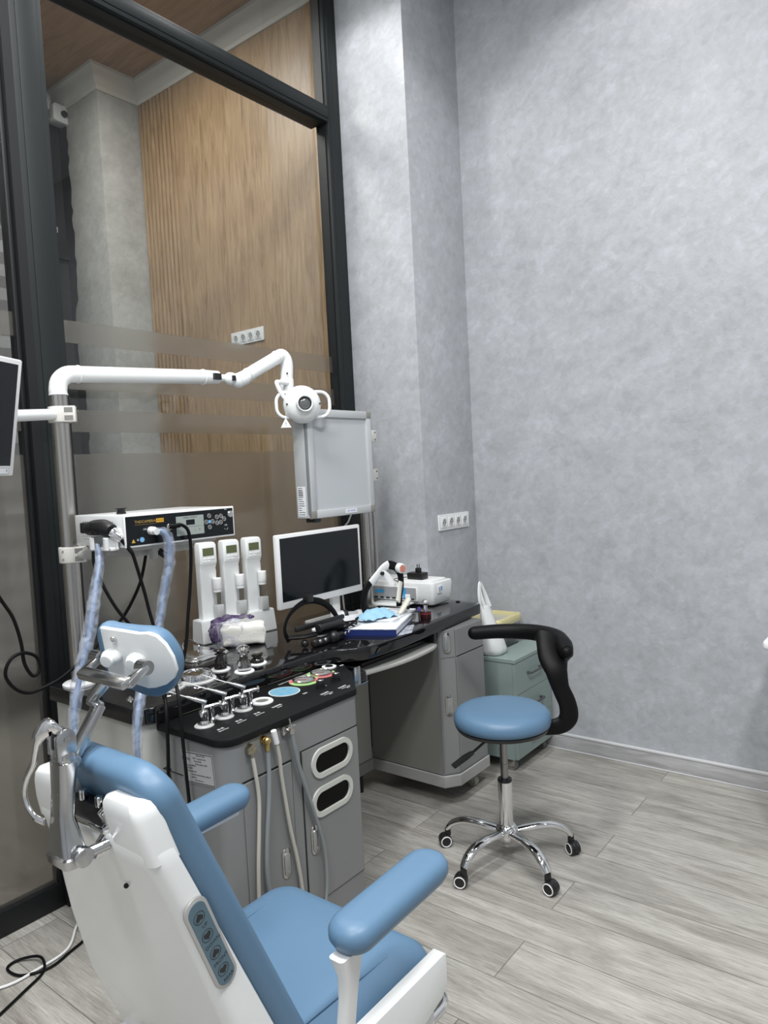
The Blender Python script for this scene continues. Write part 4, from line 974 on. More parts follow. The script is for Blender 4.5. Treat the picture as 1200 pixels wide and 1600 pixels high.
b = MB(); b.cyl(MH@Vector((-.022, .055, sg*-.004)), MH@Vector((-.022, .055, sg*-.009)), .0048, seg=16, bev=.001); obj('screw', b, CHROME, hp_)
# padded cushion lofted so the rim is round
b = MB(); cx_, cy_ = .005, .004; lp = []
for off, k_ in ((.004, .95), (.008, 1.0), (.020, 1.02), (.030, 1.0), (.037, .95), (.042, .86), (.045, .6), (.046, .3)):
    lp.append([tuple(MH @ Vector((cx_+(x-cx_)*k_*1.02, cy_+(y-cy_)*k_*1.02, sg*off))) for x, y in HC])
b.loft(lp); obj('headrest_cushion', b, LEATH, t, smooth=60)

# =====================================================================
# POLE, LAMP, CAMERA UNIT, VIEWER, SCREENS
# =====================================================================
PX, PY = 1.221, 2.28
t = thing('support_pole', 'tall brushed steel pole standing on the left end of the black worktop', 'pole', (PX, PY, D))
b = MB(); b.cyl((PX, PY, D), (PX, PY, 1.80), .027, seg=32); obj('tube', b, STEEL, t)
b = MB(); b.lathe([(.055, 0), (.055, .006), (.050, .010), (.030, .012)], (PX, PY, D), 36); obj('flange', b, WHITEP, t)
t = thing('examination_lamp', 'white jointed examination lamp arm reaching from the steel pole with round lamp head', 'lamp', (PX, PY, 1.80))
b = MB(); b.tube([(PX, PY, 1.80), (PX, PY, 1.82), (PX+.008, PY, 1.848), (PX+.032, PY, 1.868), (PX+.06, PY, 1.873), (PX+.075, PY, 1.8735)], .0285, 20); b.torus((PX, PY, 1.802), .0285, .002); b.torus((PX+.072, PY, 1.8735), .0285, .0022, (1, 0, 0)); obj('elbow', b, WHITE, t, smooth=60)
b = MB(); b.cyl((PX+.07, PY, 1.8735), (1.80, 2.268, 1.899), .0275, seg=28); b.torus((1.798, 2.268, 1.8988), .0275, .003, (1, 0, .03)); obj('arm_tube', b, WHITE, t, smooth=60)
b = MB(); b.cyl((1.80, 2.268, 1.899), (1.868, 2.262, 1.901), .0275, .026, 28, bev=.004); b.box(1.825, 1.858, 2.228, 2.24, 1.888, 1.912, mi=1)
b.cyl((1.868, 2.26, 1.90), (1.90, 2.25, 1.898), .015, seg=20)
obj('joint_sleeve', b, [WHITE, BLACKP], t)
b = MB(); b.sph((1.912, 2.238, 1.896), .029, 1.1, .8, .9); b.box(1.900, 1.913, 2.208, 2.218, 1.886, 1.906, mi=1); b.sph((1.940, 2.228, 1.890), .030, 1, .9, 1); b.cyl((1.94, 2.228, 1.890), (1.975, 2.222, 1.905), .029, seg=24)
obj('knuckle', b, [WHITE, BLACKP], t, smooth=60)
b = MB(); b.cyl((1.960, 2.223, 1.90), (2.138, 2.19, 2.000), .027, seg=28); b.torus((1.985, 2.218, 1.914), .0275, .0022, (.17, -.03, .1)); b.torus((2.125, 2.193, 1.993), .0275, .0022, (.17, -.03, .1)); obj('fore_arm', b, WHITE, t, smooth=60)
b = MB(); b.tube([(2.125, 2.193, 1.993), (2.148, 2.188, 2.004), (2.165, 2.184, 1.990), (2.170, 2.182, 1.965), (2.168, 2.182, 1.93)], .0265, 20); b.cyl((2.168, 2.182, 1.935), (2.165, 2.182, 1.90), .0265); b.cyl((2.145, 2.158, 1.925), (2.144, 2.155, 1.925), .004, seg=10, mi=1); obj('drop_elbow', b, [WHITE, BLACKP], t, smooth=60)
b = MB(); b.cyl((2.165, 2.182, 1.905), (2.160, 2.180, 1.835), .0295, seg=28, bev=.003); obj('swivel_collar', b, WHITE, t)
LH = Vector((2.150, 2.085, 1.790)); fdir = (Vector((0, .1, 1.45))-LH).normalized(); fdir = (fdir+Vector((.22, -.10, -.05))).normalized()
MLm = frame(LH, Vector((0, 0, 1)).cross(fdir), (0, 0, 1)); zz = (MLm.to_3x3() @ Vector((0, 0, 1)))
b = MB(); b.lathe([(.0, -.038), (.052, -.036), (.073, -.024), (.0785, -.008), (.077, .004), (.067, .022), (.052, .033), (.037, .041), (.035, .053), (.032, .057), (.0285, .056), (.027, .048)], (0, 0, 0), 40, cap=False); b2 = MB(); b2.add(b, MLm); b.bm.free()
for s in (-1, 1): b2.cyl(MLm@Vector((s*.066, 0, .019)), MLm@Vector((s*.069, 0, .0235)), .0038, seg=10, mi=1)
hd = obj('lamp_head', b2, [WHITE, BLACKP], t, smooth=50)
b = MB(); b.sph((0, 0, .040), .026, 1, 1, .45, 24, M=MLm); obj('lens', b, mat('lamp_lens', (.10, .105, .11), .05, coat=1.), hd, smooth=60)
b = MB(); hp = [(x, y, -.012) for x, y in rrect(-.105, .118, -.052, .052, .040, 6)]; b.tube([MLm@Vector(p) for p in hp], .0072, 10, closed=True, sm=0); obj('handle_loop', b, WHITE, t, smooth=60)
b = MB(); b.tube([(2.160, 2.165, 1.885), (2.09, 2.15, 1.885), (2.075, 2.15, 1.880), (2.085, 2.14, 1.84), (2.105, 2.12, 1.80), (2.12, 2.11, 1.785)], .009, 12); b.cyl((2.16, 2.18, 1.85), MLm@Vector((0, .01, -.03)), .02, seg=20); b.cyl((2.10, 2.12, 1.79), MLm@Vector((-.03, -.01, -.03)), .013); b.cyl((2.10, 2.125, 1.775), MLm@Vector((-.045, -.03, -.028)), .009); obj('yoke', b, WHITE, t, smooth=60)
b = MB(); MT = frame((2.085, 2.12, 1.715), (.79, -.61, 0), (0, 0, 1)); b.prism([(-.022, -.018), (.022, -.018), (.0, .022)], -.0008, .0008, M=MT); b.torus((0, 0, 0), .005, .0007, M=None) if False else None
b.text('!', MT @ Matrix.Translation((0, -.004, .0009)), .02, .0001, 1); b.cyl((2.085, 2.12, 1.735), (2.09, 2.12, 1.765), .0008, seg=6)
obj('warning_tag', b, [WHITEP, INK], t, smooth=0)

def clamp(t, z, w_=.036, face=(-.35, -1, 0), h=.052):
    """split collar with screw recesses around the pole"""
    b = MB(); b.cyl((PX, PY, z-h/2), (PX, PY, z+h/2), w_, seg=32, bev=.003)
    M = frame((PX, PY, z), (.8, -.6, 0), (0, 0, 1)); M_ = M if (M.to_3x3() @ Vector((0, 0, 1))).y < 0 else M @ Matrix.Rotation(PI, 4, 'Y')
    b.box(.000, .052, -h/2, h/2, .004, .034, .003, M=M_); 
    for v in (-.013, .013):
        b.box(.018, .044, v-.008, v+.008, .0335, .0345, M=M_, mi=1); b.cyl(M_@Vector((-.018, v, .030)), M_@Vector((-.018, v, .0325)), .0035, seg=10, mi=1)
    b.box(.0, .0015, -h/2, h/2, .0335, .0345, M=M_, mi=1)
    return obj('clamp', b, [mat('warm_white_casting', (.62, .61, .57), .35), mat('recess_grey', (.20, .20, .19), .5)], t)

# wall-mounted screen on the pole at the far left
t = thing('monitor', 'white-framed monitor held on an arm from the steel pole at the left edge', 'monitor', (.8, 1.98, 1.5))
clamp(t, 1.737)
b = MB(); b.cyl((PX-.03, PY-.01, 1.737), (.86, 2.06, 1.70), .0175, seg=22); b.cyl((.86, 2.06, 1.70), (.80, 2.02, 1.70), .03); obj('arm', b, WHITEP, t)
TR, BR = Vector((.951, 1.95, 1.842)), Vector((.929, 2.0, 1.541))
up_ = (TR-BR).normalized(); MM = frame((TR+BR)/2, Vector((.88, .48, 0)), up_)
if (MM.to_3x3() @ Vector((0, 0, 1))).y > 0: MM = frame((TR+BR)/2, -Vector((.88, .48, 0)), up_)
sx = 1 if (MM.to_3x3() @ Vector((1, 0, 0))).x < 0 else -1   # direction pointing away to the left
x0, x1 = sorted((0, sx*.50))
b = MB(); b.box(x0, x1, -.156, .156, -.035, 0, .005, 2, M=MM); cs = obj('casing', b, WHITEP, t)
xa, xb = sorted((sx*.017, sx*.483)); b = MB(); b.box(xa, xb, -.128, .142, 0, .0006, M=MM); obj('screen', b, SCREEN, cs)
xa, xb = sorted((sx*.020, sx*.075)); b = MB(); b.box(xa, xb, -.151, -.132, 0, .0008, M=MM); b.add(holed([(xa+.001, -.150), (xb-.001, -.150), (xb-.001, -.133), (xa+.001, -.133)], [[(xa+.0018, -.1492), (xb-.0018, -.1492), (xb-.0018, -.1338), (xa+.0018, -.1338)]], .0006, .001, MM, 1)); b.text('X', MM @ Matrix.Translation((sx*.030, -.1415, .0009)), .010, .0001, 1); obj('sticker', b, [PAPER, INK], cs, smooth=0)

# camera control unit on its shelf
t = thing('shelf_arm', 'white shelf bracket clamped to the steel pole under the camera unit', 'bracket', (PX, PY, 1.28))
clamp(t, 1.279)
b = MB(); b.cyl((PX+.01, PY-.02, 1.279), (PX+.06, PY-.10, 1.279), .021); b.box(1.23, 1.56, 1.95, 2.19, 1.296, 1.312, .004); b.prism([(1.26, 2.12), (1.30, 2.0), (1.50, 2.0), (1.52, 2.12)], 1.272, 1.297, .006)
obj('plate', b, mat('shelf_grey', (.46, .46, .45), .35), t)
b = MB(); b.box(1.31, 1.33, 1.95, 1.97, 1.262, 1.30, .003); b.cyl((1.345, 1.97, 1.285), (1.368, 1.945, 1.258), .011, seg=14, mi=1); obj('clip', b, [mat('shelf_grey', (.46, .46, .45), .35), BLACKP], t)
BZ = 1.314; BW, BD, BH = .392, .30, .096
t = thing('endoscope_camera_unit', 'white endoscope camera unit with black front panel on the pole shelf', 'device', (1.178, 1.893, BZ), math.radians(-3.5))
b = MB(); b.box(0, BW, 0, BD, 0, BH, .004, 2)
for r in range(7):
    for c in range(14):
        if abs(r-3) == 0 and c < 2: continue
        b.cyl((-.0006, .06+c*.014+(r % 2)*.007, .022+r*.009), (.001, .06+c*.014+(r % 2)*.007, .022+r*.009), .0018, seg=6, mi=1)
b.box(.06, .11, .10, .16, -.004, .001)
cs = obj('casing', b, [WHITE, INK], t, local=True)
b = MB(); b.box(.0, BW, -.006, .002, -.001, BH+.001, .003, 2); b.box(.005, BW-.006, -.0068, -.004, .005, BH-.005, mi=1); fp_ = obj('front_panel', b, [WHITEP, SCREEN], t, local=True)
F = lambda x, z: frame((x, -.007, z), (1, 0, 0), (0, 0, 1))
b = MB(); b.text('THDCAMERA', F(.068, .073), .0115, .0001, 0); b.box(.034, .102, -.0072, -.0068, .0645, .065); b.box(.104, .130, -.0072, -.0068, .067, .079, mi=1); b.text('FULL HD', F(.117, .073) @ Matrix.Translation((0, 0, .0004)), .006, .0001, 2)
b.text('W.B', F(.376, .083) if False else F(.358, .088), .005, .0001, 3); b.text('USB', F(.356, .037), .006, .0001, 3); b.text('--__J', F(.356, .026), .008, .0001, 3)
b.text('CAM', F(.066, .050) @ Matrix.Rotation(0, 4, 'Z'), .005, .0001, 3)
obj('lettering', b, [mat('gold_print', (.40, .26, .06), .4), mat('orange_badge', (.60, .33, .03), .4), INK, INKW], fp_, local=True, smooth=0)
b = MB(); b.prism([(-.006, -.005), (.006, -.005), (0, .006)], 0, .0006, M=F(.026, .018)); obj('warning_mark', b, mat('amber_print', (.55, .35, .05), .4), fp_, local=True, smooth=0)
b = MB(); b.cyl((.054, -.0068, .020), (.054, -.0078, .020), .0075); b.text('i', F(.054, .020) @ Matrix.Translation((0, 0, .0009)), .008, .0001, 1); obj('blue_mark', b, [mat('info_blue', (.16, .38, .62), .4), INKW], fp_, local=True, smooth=0)
b = MB(); b.text('4', F(.040, .020), .011, .0001); obj('small_mark', b, INKW, fp_, local=True, smooth=0)
b = MB(); b.box(.172, .272, -.0078, -.0066, .018, .078, .0008, 1); b.box(.207, .238, -.0082, -.0076, .050, .066, mi=1); b.text('CAMERA CONTROL', F(.222, .073) @ Matrix.Translation((0, 0, .0009)), .0058, .0001, 2)
b.text('-    +', F(.246, .032) @ Matrix.Translation((0, 0, .0009)), .012, .0001, 2); b.box(.178, .266, -.008, -.0076, .0435, .044, mi=2); obj('display', b, [mat('display_grey', (.30, .34, .32), .3), SCREEN, INK], fp_, local=True, smooth=0)
for k, (x, z) in enumerate(((.294, .072), (.282, .053), (.306, .053), (.294, .036), (.323, .066), (.339, .068), (.351, .058), (.323, .047), (.337, .048))):
    b = MB(); b.torus((x, -.007, z), .0062, .0005, (0, 1, 0), 20, 6); b.cyl((x, -.007, z), (x, -.0076, z), .0015, seg=8); obj('button', b, INKW, fp_, local=True, smooth=0)
b = MB(); b.cyl((.294, -.0068, .053), (.294, -.0085, .053), .0052); obj('blue_button', b, mat('info_blue', (.16, .38, .62), .4), fp_, local=True)
b = MB(); b.cyl((.375, -.006, .072), (.375, -.011, .072), .011, bev=.002); b.cyl((.375, -.011, .072), (.375, -.0125, .072), .008); obj('power_button', b, CHROME, fp_, local=True)
b = MB(); b.cyl((.085, -.006, .044), (.085, -.026, .044), .013, .012, bev=.002); b.cyl((.085, -.026, .044), (.085, -.04, .042), .010); obj('light_socket', b, WHITE, fp_, local=True)
b = MB(); b.cyl((.145, -.006, .050), (.145, -.014, .050), .010, bev=.001); b.cyl((.145, -.014, .050), (.145, -.022, .050), .006); obj('camera_socket', b, CHROME, fp_, local=True)
# the small black cap lying on the unit and the scope holder with its camera head
b = MB(); b.lathe([(.014, 0), (.015, .004), (.012, .006), (.012, .012), (.018, .015), (.018, .018), (.0, .0185)], (1.236, 1.99, BZ+BH+.001), 20)
tag(obj('black_cap', b, BLACKP), 'small round black cap lying on top of the white camera unit', 'puck')
t = thing('scope_holder', 'pair of white cradles hooked on the left side of the camera unit', 'holder', (1.15, 1.93, 1.30))
b = MB()
for y in (2.0, 1.925):
    rr = [(1.155+.021*math.cos(math.radians(a)), y+.021*math.sin(math.radians(a))) for a in range(-40, 221, 20)]; ri = [(1.155+.015*math.cos(math.radians(a)), y+.015*math.sin(math.radians(a))) for a in range(220, -41, -20)]
    b.prism(rr+ri, 1.31, 1.348, .002, 1)
b.box(1.150, 1.178, 1.92, 2.01, 1.308, 1.318, .002); obj('cradles', b, WHITEP, t)
t = thing('endoscope_camera', 'black endoscope camera head with chrome collar resting in the white cradle', 'camera', (1.155, 1.95, 1.35))
b = MB(); b.tube([(1.155, 2.035, 1.372), (1.155, 2.0, 1.376), (1.158, 1.96, 1.376), (1.164, 1.93, 1.366)], [.020, .0235, .0245, .020], 20, sm=5); b.cyl((1.155, 2.04, 1.360), (1.155, 2.04, 1.392), .024, bev=.004); b.cyl((1.156, 1.985, 1.355), (1.156, 1.985, 1.395), .024, bev=.004); obj('body', b, BLACKP, t, smooth=60)
b = MB(); b.cyl((1.165, 1.928, 1.364), (1.178, 1.900, 1.338), .017, .010, 20, bev=.002); obj('collar', b, CHROME, t)
b = MB(); b.cyl((1.178, 1.900, 1.338), (1.196, 1.882, 1.298), .0075, .006, 14); obj('strain_relief', b, BLACKR, t)

# film viewer on its own post
t = thing('viewer_post', 'steel post with thin hinge rod on the right end of the worktop', 'pole', (2.665, 2.19, D))
b = MB(); b.cyl((2.665, 2.21, D), (2.665, 2.21, 1.76), .022, seg=28); b.cyl((2.665, 2.21, D), (2.665, 2.21, D+.01), .045); obj('post', b, STEEL, t)
b = MB(); b.cyl((2.695, 2.178, .985), (2.695, 2.178, 1.785), .0095, seg=18); b.cyl((2.695, 2.178, .975), (2.695, 2.178, .99), .0115, mi=1, bev=.002); obj('hinge_rod', b, [STEEL, WHITEP], t)
for z in (1.67, 1.485):
    b = MB(); b.box(2.668, 2.722, 2.160, 2.172, z-.028, z+.028, .002)
    for dx in (-.016, .016):
        for dz in (-.017, .017): b.cyl((2.695+dx, 2.160, z+dz), (2.695+dx, 2.1585, z+dz), .0035, seg=10, mi=1)
    b.cyl((2.665, 2.21, z), (2.70, 2.185, z), .006, seg=10); obj('hinge_plate', b, [mat('warm_white_casting', (.62, .61, .57), .35), INK], t)
t = thing('film_viewer', 'white aluminium X-ray film viewer with blank milky screen hung on the post', 'light box', (2.4, 2.14, 1.31))
vx0, vx1, vy0, vy1, vz0, vz1 = 2.166, 2.60, 2.09, 2.168, 1.315, 1.776
b = MB(); b.box(vx0, vx1, vy0+.012, vy1, vz0+.004, vz1-.004, .003); b.box(2.60, 2.66, 2.15, 2.168, 1.34, 1.75); bx = obj('housing', b, ALU, t)
b = MB(); b.box(vx0+.002, vx0+.022, vy0+.004, vy0+.02, vz0+.02, vz1-.02, .002); obj('side_groove', b, mat('groove_grey', (.22, .24, .25), .4, .3), bx)
b = MB(); b.prism([(0, 0), (.030, 0), (.026, .012), (.006, .016), (0, .014)], 0, 1)
prof = lambda w_: None
for nm, a0, a1, c0, c1 in (('frame_rail', vx0+.03, vx1-.03, vz0, vz0+.034), ('frame_rail', vx0+.03, vx1-.03, vz1-.034, vz1), ('frame_rail', vx0+.012, vx0+.044, vz0+.03, vz1-.03), ('frame_rail', vx1-.034, vx1, vz0+.03, vz1-.03)):
    q = MB(); q.box(a0, a1, vy0, vy0+.02, c0, c1, .004, 2); obj(nm, q, ALU, t)
b.bm.free()
for a0, c0 in ((vx0+.01, vz0), (vx1-.034, vz0), (vx0+.01, vz1-.034), (vx1-.034, vz1-.034)):
    q = MB(); q.box(a0, a0+.034, vy0-.001, vy0+.021, c0, c0+.034, .005, 2); obj('corner_cap', q, ALUG, t)
b = MB(); b.box(vx0+.04, vx1-.03, vy0+.009, vy0+.013, vz0+.03, vz1-.03); obj('screen', b, DIFF, t)
b = MB(); b.box(2.39, 2.465, vy0-.0015, vy0, vz0+.009, vz0+.027); b.text('LED VIEWER', frame((2.4275, vy0-.0016, vz0+.018), (1, 0, 0), (0, 0, 1)), .010, .0001, 1); obj('blue_label', b, [PAPER, mat('blue_print', (.05, .12, .45), .5)], t, smooth=0)
ML_ = frame((vx0-.0008, 2.131, vz0+.075), (0, -1, 0), (0, 0, 1)); b = MB(); b.box(-.026, .022, -.062, .062, 0, .0006, M=ML_)
random.seed(2)
for k in range(13): b.box(-.022, -.022+random.uniform(.015, .038), -.056+k*.0092, -.0535+k*.0092, .0006, .0009, M=ML_, mi=1)
b.box(-.02, .006, .022, .05, .0006, .0009, M=ML_, mi=2); obj('spec_label', b, [PAPER, INK, mat('label_grey', (.4, .4, .4), .5)], t, smooth=0)
b = MB(); b.box(2.20, 2.24, 2.10, 2.15, 1.298, 1.316, .003); obj('plug_block', b, BLACKP, t)
b = MB(); b.tube([(2.50, 2.15, 1.32), (2.485, 2.16, 1.28), (2.46, 2.18, 1.22), (2.45, 2.19, 1.0), (2.46, 2.19, .85)], .0035, 8); obj('power_cord', b, WHITEP, t)

# desk monitor
t = thing('desk_monitor', 'white-framed desk monitor with black screen standing on the worktop', 'monitor', (2.25, 2.12, D))
mx0, mx1, mz0, mz1, my = 1.965, 2.478, .968, 1.268, 2.09
b = MB(); b.box(mx0, mx1, my, my+.022, mz0, mz1, .005, 2); b.box(mx0+.08, mx1-.08, my+.02, my+.05, mz0+.05, mz1-.05, .01); cs = obj('casing', b, WHITEP, t)
b = MB(); b.box(mx0+.016, mx1-.016, my-.0008, my+.002, mz0+.030, mz1-.015); obj('screen', b, SCREEN, cs)
b = MB(); b.box(2.31, 2.36, my+.035, my+.055, D+.01, 1.08, .004); obj('neck', b, WHITEP, t)
b = MB(); b.prism(rrect(2.24, 2.43, my+.02, my+.16, .03), D, D+.012, .003); obj('foot', b, WHITEP, t)

# =====================================================================
# THINGS ON THE WORKTOP
# =====================================================================
# handset charger tray with three handsets
CR = math.radians(-9)
MC = Matrix.Translation((1.775, 2.345, D)) @ Matrix.Rotation(CR, 4, 'Z')
t = thing('handset_charger', 'long white charging base holding three upright handsets at the back of the worktop', 'charger', (1.775, 2.345, D), CR)
b = MB(); b.loft([[(x, y, 0) for x, y in ((0, -.008), (.352, -.008), (.352, .085), (0, .085))], [(x, y, .092) for x, y in ((.003, .004), (.349, .004), (.349, .08), (.003, .08))]]); 
bm_ = b.bm; bmesh.ops.bevel(bm_, geom=bm_.edges[:], offset=.003, segments=2, affect='EDGES'); obj('body', b, WHITE, t, local=True)
def handset(k, label):
    cx = .062+k*.108; o = MC @ Vector((cx, .045, .092))
    t = thing('charging_handset', label, 'handset', o, CR, 'handsets in the charging base')
    b = MB(); b.loft([[(x, y, z) for x, y in rrect(-w_, w_, y0, .026, r, 4)] for z, w_, y0, r in ((0, .036, -.012, .004), (.205, .036, -.012, .004), (.222, .037, -.020, .005), (.232, .038, -.024, .006), (.300, .038, -.024, .008), (.309, .035, -.021, .010), (.312, .030, -.016, .010))]); bd = obj('body', b, WHITE, t, local=True)
    b = MB(); b.box(-.026, .024, -.0255, -.023, .258, .290, .001, 1); obj('display', b, LCD, bd, local=True)
    for q, (x, z) in enumerate(((-.017, .246), (0, .246), (.017, .246), (-.017, .236), (0, .236))):
        b = MB(); b.box(x-.006, x+.006, -.026, -.023, z-.003, z+.003, .001, 1); obj('button', b, WHITEP, bd, local=True)
    b = MB(); b.box(.034, .0375, -.01, .02, .02, .20, .002); obj('side_rib', b, WHITEP, bd, local=True)
    b = MB(); b.cyl((.028, -.028, .118), (.028, -.028, .165), .0185, .0185, 24, bev=.003); b.cyl((.028, -.028, .108), (.028, -.028, .120), .017); obj('tube_cap', b, WHITEP, t, local=True)
    b = MB(); b.cyl((.028, -.028, .002), (.028, -.028, .11), .0145, seg=20); obj('clear_tube', b, CLEARP, t, local=True)
    b = MB(); b.box(.012, .044, -.046, -.014, 0, .056, .002); obj('tube_cup', b, mat('frosted_cup', (.52, .53, .53), .25), t, local=True)
    return t
h0 = handset(0, 'leftmost white handset in the charging base')
for k, lb in ((1, 'middle white handset in the charging base'), (2, 'rightmost white handset in the charging base')): dup(h0, MC @ Vector((.062+k*.108, .045, .092)), CR, lb)

# cotton pack in its torn purple wrapper
t = thing('cotton_pack', 'block of white cotton squares in a torn purple printed wrapper before the charging base', 'pack', (1.86, 2.2, D))
MQ = Matrix.Translation((1.865, 2.205, D)) @ Matrix.Rotation(math.radians(-38), 4, 'Z')
def crumple(b, amp, f, seed):
    from mathutils import noise as ns
    for v in b.bm.verts: v.co += Vector((ns.noise(v.co*f+Vector((seed, 0, 0))), ns.noise(v.co*f+Vector((0, seed, 0))), ns.noise(v.co*f+Vector((0, 0, seed)))))*amp
b = MB(); b.box(-.085, .085, -.05, .05, .004, .082, .012, 3, M=MQ); bmesh.ops.subdivide_edges(b.bm, edges=b.bm.edges[:], cuts=5, use_grid_fill=True); crumple(b, .007, 28, 1); obj('cotton', b, mat('cotton_white', (.80, .79, .74), .8, bump=.6, bscale=80), t, smooth=60)
b = MB(); b.box(-.105, .03, -.056, .058, .0, .094, .014, 3, M=MQ); bmesh.ops.subdivide_edges(b.bm, edges=b.bm.edges[:], cuts=4, use_grid_fill=True)
bmesh.ops.delete(b.bm, geom=[f for f in b.bm.faces if (MQ.inverted() @ f.calc_center_median()).x > .0], context='FACES'); crumple(b, .02, 20, 5); 
for v in b.bm.verts: v.co.z = max(v.co.z, D+.002)
obj('wrapper', b, sheer('clear_printed_wrapper', (.70, .72, .80), .45), t, smooth=60)
b = MB(); P3 = lambda x, y, z: tuple(MQ @ Vector((x, y, z)))
b.tube([P3(-.10, -.04, .03), P3(-.105, -.02, .075), P3(-.09, .02, .098), P3(-.04, .055, .10), P3(.02, .06, .098), P3(.05, .06, .09)], [.018, .022, .016, .014, .010, .004], 10, flat=(1.3, .6)); crumple(b, .010, 45, 3); obj('purple_film', b, PURPLE, t, smooth=60)

# steel box with lid and bail handle
MS = Matrix.Translation((1.585, 2.165, D)) @ Matrix.Rotation(math.radians(3), 4, 'Z')
t = thing('steel_box', 'shallow stainless steel instrument box with bail handle behind the headrest', 'box', (1.585, 2.165, D))
b = MB(); b.prism(rrect(-.08, .08, -.11, .11, .02), 0, .028, .003, 2, M=MS); obj('base', b, STEEL, t)
b = MB(); b.prism(rrect(-.086, .086, -.116, .116, .024), .024, .036, .005, 3, M=MS); b.prism(rrect(-.068, .068, -.098, .098, .016), .035, .041, .003, 2, M=MS); ld = obj('lid', b, CHROME, t)
b = MB(); P3 = lambda x, y, z: tuple(MS @ Vector((x, y, z))); b.tube([P3(.0, -.04, .04), P3(0, -.045, .062), P3(0, -.02, .078), P3(0, .02, .078), P3(0, .045, .062), P3(0, .04, .04)], .0028, 8); obj('bail', b, CHROME, ld)
# two sunken dishes with lids
def dish(x, y, label):
    t = thing('lidded_dish', label, 'dish', (x, y, D), 0, 'lidded steel dishes sunk in the worktop')
    b = MB(); b.lathe([(.066, 0), (.066, .004), (.058, .007), (.054, .003)], (0, 0, 0), 36, cap=False); obj('collar', b, mat('collar_grey', (.52, .53, .52), .35), t, local=True)
    b = MB(); b.lathe([(.052, .002), (.052, .024), (.050, .028), (.044, .029), (.043, .026), (.028, .026), (.026, .024), (.0, .024)], (0, 0, 0), 40); obj('lid', b, CHROME, t, local=True); return t
d0_ = dish(1.443, 1.955, 'lidded steel dish nearest the spray guns'); dup(d0_, (1.335, 1.975, D), None, 'lidded steel dish half hidden under the blue headrest'); 
# bottles in white rings
def vial(x, y, m, label, h=.062, r=.021):
    t = thing('medicine_bottle', label, 'bottle', (x, y, D), 0, 'stoppered bottles in white rings')
    b = MB(); b.lathe([(.034, 0), (.034, .003), (.031, .006), (.022, .006), (.021, .002)], (0, 0, 0), 30, cap=False); obj('ring', b, WHITEP, t, local=True)
    b = MB(); b.lathe([(r, 0), (r+.001, h*.35), (r-.002, h*.55), (r*.6, h*.68), (r*.58, h*.80), (r*.85, h*.84), (r*.85, h*.92), (r*.5, h*.93), (.0, h*.93)], (0, 0, 0), 24); o = obj('bottle', b, m, t, local=True)
    b = MB(); b.lathe([(r*.5, h*.92), (r*.5, h*1.0), (r*.95, h*1.02), (r*1.0, h*1.08), (r*.7, h*1.14), (0, h*1.15)], (0, 0, 0), 24); obj('stopper', b, m, t, local=True); return t
vial(1.566, 1.98, AMBER, 'dark stoppered bottle left of the clear bottle', .066)
vial(1.590, 1.885, GLASS, 'clear glass bottle in a white ring between two dark ones', .078, .023)
vial(1.684, 1.925, AMBER, 'low dark stoppered bottle right of the clear bottle', .034, .023)

# black head lamp
t = thing('black_head_lamp', 'black surgical head lamp with arched band lying in front of the desk monitor', 'head lamp', (2.05, 1.98, D))
b = MB(); b.tube([(1.915, 2.0, .865), (1.90, 2.005, .91), (1.925, 2.01, .955), (1.985, 2.015, .988), (2.06, 2.02, .998), (2.125, 2.01, .980), (2.175, 2.0, .935), (2.20, 1.99, .88)], [.007, .006, .006, .0075, .009, .009, .0085, .007], 12, flat=(1.5, .5), up=(0, 1, 0)); obj('crown_band', b, BLACKR, t, smooth=60)
b = MB(); b.tube([(1.90, 1.98, .885), (1.94, 1.93, .888), (2.02, 1.915, .89), (2.10, 1.92, .89), (2.17, 1.95, .888)], .013, 12, flat=(1.5, .6), up=(0, 0, 1)); obj('brow_band', b, BLACKR, t, smooth=60)
b = MB(); b.cyl((1.99, 1.90, .912), (2.11, 1.895, .912), .0145, bev=.003); b.cyl((1.975, 1.90, .912), (1.992, 1.90, .912), .017, bev=.003); obj('lamp_barrel', b, BLACKP, t)
b = MB(); b.box(2.03, 2.065, 2.0, 2.03, .995, 1.025, .004); obj('clip', b, BLACKP, t)
b = MB(); b.box(1.94, 2.115, 1.885, 1.915, D+.001, .876, .010, 3); b.sph((2.045, 1.885, .868), .024); b.sph((1.93, 1.93, .862), .015); b.box(1.91, 2.19, 1.95, 1.965, .905, .925, .006); obj('front_mount', b, BLACKP, t)
for x in (1.955, 1.985, 2.10, 2.122):
    b = MB(); b.cyl((x, 1.876, .872), (x, 1.869, .872), .0075, seg=16, bev=.0015); obj('silver_knob', b, CHROME, t)
for k in range(4):
    b = MB(); r_ = .03+.006*k; pts = [(2.185+r_*1.3*math.cos(a+k), 1.945+r_*.9*math.sin(a+k), D+.006+.010*k+.012*(1+math.sin(2*a+k))) for a in [2*PI*j/9 for j in range(9)]]; b.tube(pts, .0042, 8, closed=True); obj('coiled_cable', b, BLACKR, t, smooth=60)

